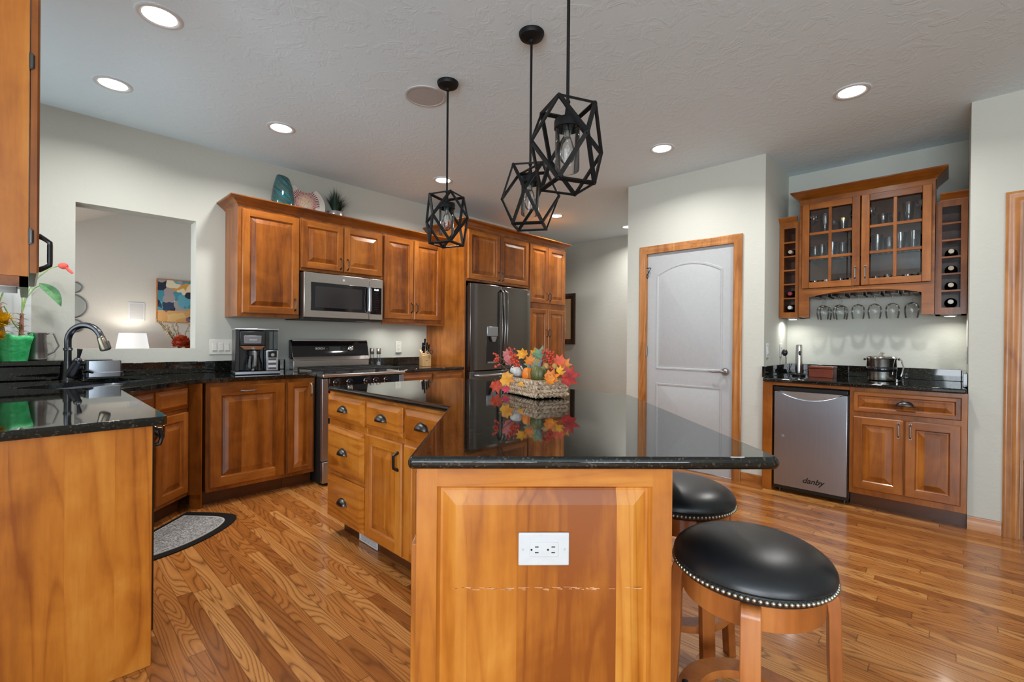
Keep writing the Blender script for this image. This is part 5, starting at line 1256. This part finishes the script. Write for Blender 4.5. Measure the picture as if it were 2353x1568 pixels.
lf = leaf_mat('glossy_green_leaf', srgb(50, 104, 60), srgb(104, 158, 104))
lb = MB(); la, lz_ = Vector((.112, -.01, .498)), Vector((.214, -.012, .352)); ld = lz_-la; lp_ = Vector((ld.z, 0, -ld.x)).normalized(); ls_ = []
for k in range(13):
    s = k/12; w = .030*math.sin(PI*min(1, s**.75))**.8; c = la+ld*s+lp_*(-.02*math.sin(PI*s)); ls_.append([tuple(c-lp_*w+Vector((0, -.012, 0))*(w/.03)), tuple(c), tuple(c+lp_*w+Vector((0, -.012, 0))*(w/.03))])
for p, q in zip(ls_, ls_[1:]): lb.add(p+q, [(0, 1, 4, 3), (1, 2, 5, 4)])
obj('leaf_blade', lb, lf, t)
o = obj('leaf_blade', blade(.10, .03, .02), lf, t); o.location = (-.085, .02, .475); o.rotation_euler = (.4, .2, .4)
fl = MB().ball((0, 0, 0), .026, (1, .5, .8)).tube([(.01, 0, -.005), (.03, -.005, -.028), (.045, -.008, -.045)], [.008, .010, .007], 9)
o = obj('flower', fl, leaf_mat('coral_red_flower', srgb(220, 70, 60), srgb(240, 110, 96)), t); o.location = (.222, -.012, .622)
t = thing('chrysanthemum', 'yellow chrysanthemum cut off at the left edge of the view', 'plant', (-.195, 4.262, LZ))
obj('pot', MB().lathe([(.038, 0), (.048, .10), (.050, .11), (.042, .108)], seg=28), plain('white_pot', (.7, .7, .68, 1), .4), t)
obj('stalk', MB().tube([(0, 0, .08), (.03, -.03, .16), (.085, -.070, .24)], .006, 7).tube([(0, 0, .08), (.03, -.05, .13), (.075, -.085, .155)], .005, 7), green_s, t)
ym = leaf_mat('yellow_petal', srgb(206, 160, 10), srgb(246, 212, 40))
for c, r in (((.095, -.075, .255), .074), ((.085, -.095, .160), .046)):
    m = MB(); rr = random.Random(int(c[0]*1000))
    for i in range(110):
        zc = 1-1.7*(i/110); a = i*2.39996; s = math.sqrt(max(0, 1-zc*zc)); d = Vector((s*math.cos(a), s*math.sin(a)*1.0-.25, zc)).normalized(); side = d.cross(Vector((0, 0, 1)) if abs(d.z) < .9 else Vector((1, 0, 0))).normalized()
        L_ = r*rr.uniform(.75, 1.0); w = r*.10; b = Vector(c); up = d.cross(side)*.12*L_
        m.add([tuple(b+d*L_*.15-side*w*.4), tuple(b+d*L_*.15+side*w*.4), tuple(b+d*L_*.65+side*w+up), tuple(b+d*L_+up*.3), tuple(b+d*L_*.65-side*w+up)], [(0, 1, 2, 3, 4)])
    m.ball(c, r*.4); obj('flower_head', m, ym, t)
t = thing('pewter_jug', 'dark pewter mug with angular handle on the corner ledge', 'jug', (.053, 4.352, LZ))
obj('body', MB().lathe([(.046, 0), (.050, .006), (.048, .016), (.051, .03), (.048, .05), (.050, .055), (.043, .145), (.045, .150), (.043, .168), (.046, .174), (.045, .180), (.040, .178), (.041, .10)], seg=40, cap=True), M['pewter'], t)
obj('handle', MB().tube([(.040, 0, .170), (.055, 0, .175), (.078, 0, .173), (.102, 0, .092), (.078, 0, .052), (.047, 0, .032)], [.005, .005, .005, .005, .005, .006], 8), M['pewter'], t)
# ------------------------------------------------------------------ mat on the floor
mp = []
P_ = [(-2.105, 3.175), (-1.80, 3.165), (-1.715, 3.09), (-1.690, 2.95), (-1.705, 2.78), (-1.755, 2.60), (-1.86, 2.43), (-1.98, 2.35), (-2.105, 2.32)]
for i in range(len(P_)-1):
    a, b = P_[i], P_[i+1]
    for k in range(4 if 0 < i < len(P_)-2 else 2): mp.append((a[0]+(b[0]-a[0])*k/(4 if 0 < i < len(P_)-2 else 2), a[1]+(b[1]-a[1])*k/(4 if 0 < i < len(P_)-2 else 2)))
mp.append(P_[-1])
def smooth(p):
    for _ in range(3): p = [p[0]]+[((p[i-1][0]+2*p[i][0]+p[i+1][0])/4, (p[i-1][1]+2*p[i][1]+p[i+1][1])/4) for i in range(1, len(p)-1)]+[p[-1]]
    return p
mp = smooth(mp); cs, ct = -1.93, 2.78
def mk(k, z): return [ST(cs+(s-cs)*k, ct+(t_-ct)*k, z) for s, t_ in mp]
t = thing('floor_mat', 'grey half-round floor mat with black border in front of the sink', 'mat', (0, 0, 0))
obj('border', MB().loft([mk(1.0, .001), mk(1.0, .006), mk(.80, .008)], 0, True, True), plain('black_rubber', (.005, .005, .005, 1), .7, spec=.2), t)
def pile():
    n = NT('grey_mat_pile'); v = n.coord(); f = n.noise(v, 130, 3, .75); n.bump(f, .4, .004)
    return n.set(color=n.ramp(f, [(.38, (.07, .07, .07)), (.5, (.24, .24, .235)), (.62, (.50, .50, .49))]), rough=.95)
obj('pile', MB().loft([mk(.77, .0082), mk(.77, .012), mk(.755, .0125)], 0, False, True), pile(), t)
obj('piping', MB().loft([mk(.80, .0082), mk(.795, .0128), mk(.775, .0128), mk(.77, .0082)], 0, False, False), plain('pale_piping', (.5, .5, .49, 1), .9), t)
# ------------------------------------------------------------------ hall picture
t = thing('framed_picture', 'dark wood framed picture on the hall wall past the pantry cabinet', 'picture', (6.098, 4.69, 1.535), -PI/2)
fw_, fh = .30, .412
f = MB()
for a, b in (((-fw_, fh), (fw_, fh)), ((fw_, fh), (fw_, -fh)), ((fw_, -fh), (-fw_, -fh)), ((-fw_, -fh), (-fw_, fh))): pass
f.loft([[(x*k1+dx, y, z*k1) for x, z in ((-fw_, -fh), (fw_, -fh), (fw_, fh), (-fw_, fh))] for k1, y, dx in ((1, 0, 0), (1, -.025, 0), (.9, -.03, 0))], 0, True, False)
f.loft([[(x-s*math.copysign(1, x), y, z-s*math.copysign(1, z)) for x, z in ((-fw_, -fh), (fw_, -fh), (fw_, fh), (-fw_, fh))] for s, y in ((.0, -.028), (.08, -.018), (.085, -.010))], 0, False, False)
obj('frame', f, wood('dark_frame_wood', srgb(38, 28, 22), srgb(70, 52, 40), srgb(98, 74, 56), 'z'), t)
obj('mat_board', MB().box(-fw_+.085, fw_-.085, -.012, -.008, -fh+.085, fh-.085), plain('tan_mat_board', srgb(214, 178, 136), .8), t)
obj('print', MB().box(-.13, .12, -.0135, -.0115, -.22, .22), leaf_mat('mottled_print', srgb(206, 190, 150), srgb(236, 226, 200)), t)
# ------------------------------------------------------------------ living room beyond the pass-through
def paint_mat():
    n = NT('abstract_canvas'); v = n.coord('Object', False)
    d = n.vmath('ADD', v, n.vmath('MULTIPLY', n.n('ShaderNodeTexNoise').outputs['Color'], (.0, .0, .0)))
    vo = n.n('ShaderNodeTexVoronoi'); vo.inputs['Scale'].default_value = 7.5; vo.inputs['Randomness'].default_value = 1
    nz = n.n('ShaderNodeTexNoise'); nz.inputs['Scale'].default_value = 5; n.l(v, nz.inputs['Vector'])
    n.l(n.vmath('ADD', v, n.vmath('MULTIPLY', nz.outputs['Color'], (.22, .22, .22))), vo.inputs['Vector'])
    sp = n.n('ShaderNodeSeparateColor'); n.l(vo.outputs['Color'], sp.inputs[0])
    top = n.ramp(sp.outputs[0], [(0, srgb(60, 132, 148)), (.22, srgb(34, 52, 78)), (.38, srgb(150, 140, 140)), (.5, srgb(86, 150, 166)), (.64, srgb(22, 30, 48)), (.8, srgb(214, 200, 172)), (.9, srgb(198, 142, 60))], 'CONSTANT')
    low = n.ramp(sp.outputs[1], [(0, srgb(196, 148, 92)), (.4, srgb(112, 92, 104)), (.65, srgb(36, 40, 60)), (.8, srgb(206, 170, 110))], 'CONSTANT')
    sep = n.n('ShaderNodeSeparateXYZ'); n.l(v, sep.inputs[0])
    return n.set(color=n.mix(n.math('LESS_THAN', sep.outputs[2], -.16), top, low), rough=.6)
t = thing('abstract_painting', 'blue and gold abstract canvas on the far living room wall', 'painting', (1.83, 9.478, 1.786))
obj('canvas', MB().box(-.335, .335, -.018, .02, -.345, .345), paint_mat(), t); obj('frame', MB().box(-.352, -.336, -.02, .02, -.36, .36).box(.336, .352, -.02, .02, -.36, .36).box(-.336, .336, -.02, .02, .346, .36).box(-.336, .336, -.02, .02, -.36, -.346), M['oak_h'], t)
t = thing('wall_speaker', 'white rectangular in-wall speaker on the living room wall', 'speaker', (1.228, 9.499, 1.590))
obj('frame', MB().box(-.105, .105, -.008, 0, -.145, .145), M['white'], t, bev=.003); obj('grille', MB().box(-.085, .085, -.010, -.007, -.125, .125), M['lt_gray'], t)
def ring_mirror(label, x, z, r):
    t = thing('round_mirror', label, 'mirror', (x, 9.497, z), 0, 'column of round mirrors in the living room')
    obj('frame', MB().lathe([(r, 0), (r, .012), (r-.016, .016), (r-.018, .006)], seg=40, axis=(0, -1, 0), cap=False), M['steel_cool'], t); obj('mirror_glass', MB().lathe([(r-.017, .004), (r-.018, .005)], seg=40, axis=(0, -1, 0)), M['chrome'], t)
ring_mirror('topmost small round mirror of the living room column', .50, 1.915, .085); ring_mirror('large round mirror in the middle of the living room column', .46, 1.635, .185); ring_mirror('lowest small round mirror of the living room column', .50, 1.340, .10)
t = thing('side_table', 'wooden side table under the living room lamp', 'table', (1.14, 9.15, 0))
obj('tabletop', MB().box(-.30, .30, -.24, .24, .60, .63), M['oak_h'], t, bev=.004)
for x in (-.26, .26):
    for y in (-.2, .2): obj('leg', MB().box(x-.02, x+.02, y-.02, y+.02, 0, .60), M['oak_v'], t)
t = thing('table_lamp', 'lit white drum table lamp seen through the pass-through', 'lamp', (1.14, 9.15, .6305))
obj('base', MB().lathe([(.07, 0), (.075, .01), (.03, .04), (.06, .14), (.05, .24), (.015, .30), (.012, .36)], seg=28), M['pewter'], t)
sm = NT('lamp_shade_linen'); sm.set(color=(.85, .84, .82, 1), emis=(1, .98, .95, 1), emis_s=.42, rough=.8)
obj('lamp_shade', MB().lathe([(.205, .355), (.165, .610)], seg=40, cap=False), sm.m, t)
bl = bpy.data.lights.new('lamp_bulb', 'POINT'); bl.energy = 9; bl.color = (1, .93, .82); bl.shadow_soft_size = .05
bo = bpy.data.objects.new('lamp_bulb', bl); COL.objects.link(bo); bo.parent = t; bo.location = (0, 0, .50)
t = thing('console_table', 'narrow console table behind the pass-through opening', 'table', (1.15, 6.0, 0))
obj('tabletop', MB().box(-.5, .5, -.2, .2, .86, .89), M['oak_h'], t, bev=.004)
for x in (-.45, .45):
    for y in (-.16, .16): obj('leg', MB().box(x-.02, x+.02, y-.02, y+.02, 0, .86), M['oak_v'], t)
t = thing('flower_arrangement', 'orange flower arrangement with pale twigs beyond the pass-through', 'flowers', (1.15, 6.0, .8905))
obj('vase', MB().lathe([(.05, 0), (.07, .03), (.06, .10), (.045, .14), (.05, .15)], seg=28), M['pewter'], t)
om = leaf_mat('burnt_orange_petal', srgb(176, 56, 24), srgb(226, 104, 60))
for c, r in (((.0, -.02, .235), .088), ((.095, .0, .200), .065)):
    m = MB()
    for i in range(60):
        zc = 1-1.5*(i/60); a = i*2.39996; s = math.sqrt(max(0, 1-zc*zc)); d = Vector((s*math.cos(a), s*math.sin(a), zc)); side = d.cross(Vector((.1, .2, 1))).normalized(); w = r*.28; b = Vector(c); up = d.cross(side)
        m.add([tuple(b+d*r*.3-side*w*.5), tuple(b+d*r*.3+side*w*.5), tuple(b+d*r*.9+side*w+up*.01), tuple(b+d*r*1.02), tuple(b+d*r*.9-side*w+up*.01)], [(0, 1, 2, 3, 4)])
    m.ball(c, r*.55); obj('flower_head', m, om, t)
tw = MB(); rr = random.Random(5); lv_ = MB()
for i in range(9):
    a = rr.uniform(-1.2, 2.6); L_ = rr.uniform(.16, .30); e = Vector((-.06+.5*L_*math.sin(a-1.0)*1.1, rr.uniform(-.03, .03), .26+L_*.75))
    tw.tube([(0, 0, .14), tuple(Vector((0, 0, .16)).lerp(e, .5)+Vector((0, 0, .02))), tuple(e)], [.003, .0025, .0015], 5)
    for k in range(7): q = Vector((0, 0, .16)).lerp(e, .55+.45*k/6)+Vector((rr.uniform(-.015, .015), 0, rr.uniform(-.01, .02))); lv_.ball(tuple(q), .009, (1, .6, 1.2), 6, 4)
obj('twigs', tw, twig, t); bb = obj('twig_buds', lv_, leaf_mat('pale_bud', srgb(206, 176, 130), srgb(230, 206, 160)), t); bb['kind'] = 'stuff'
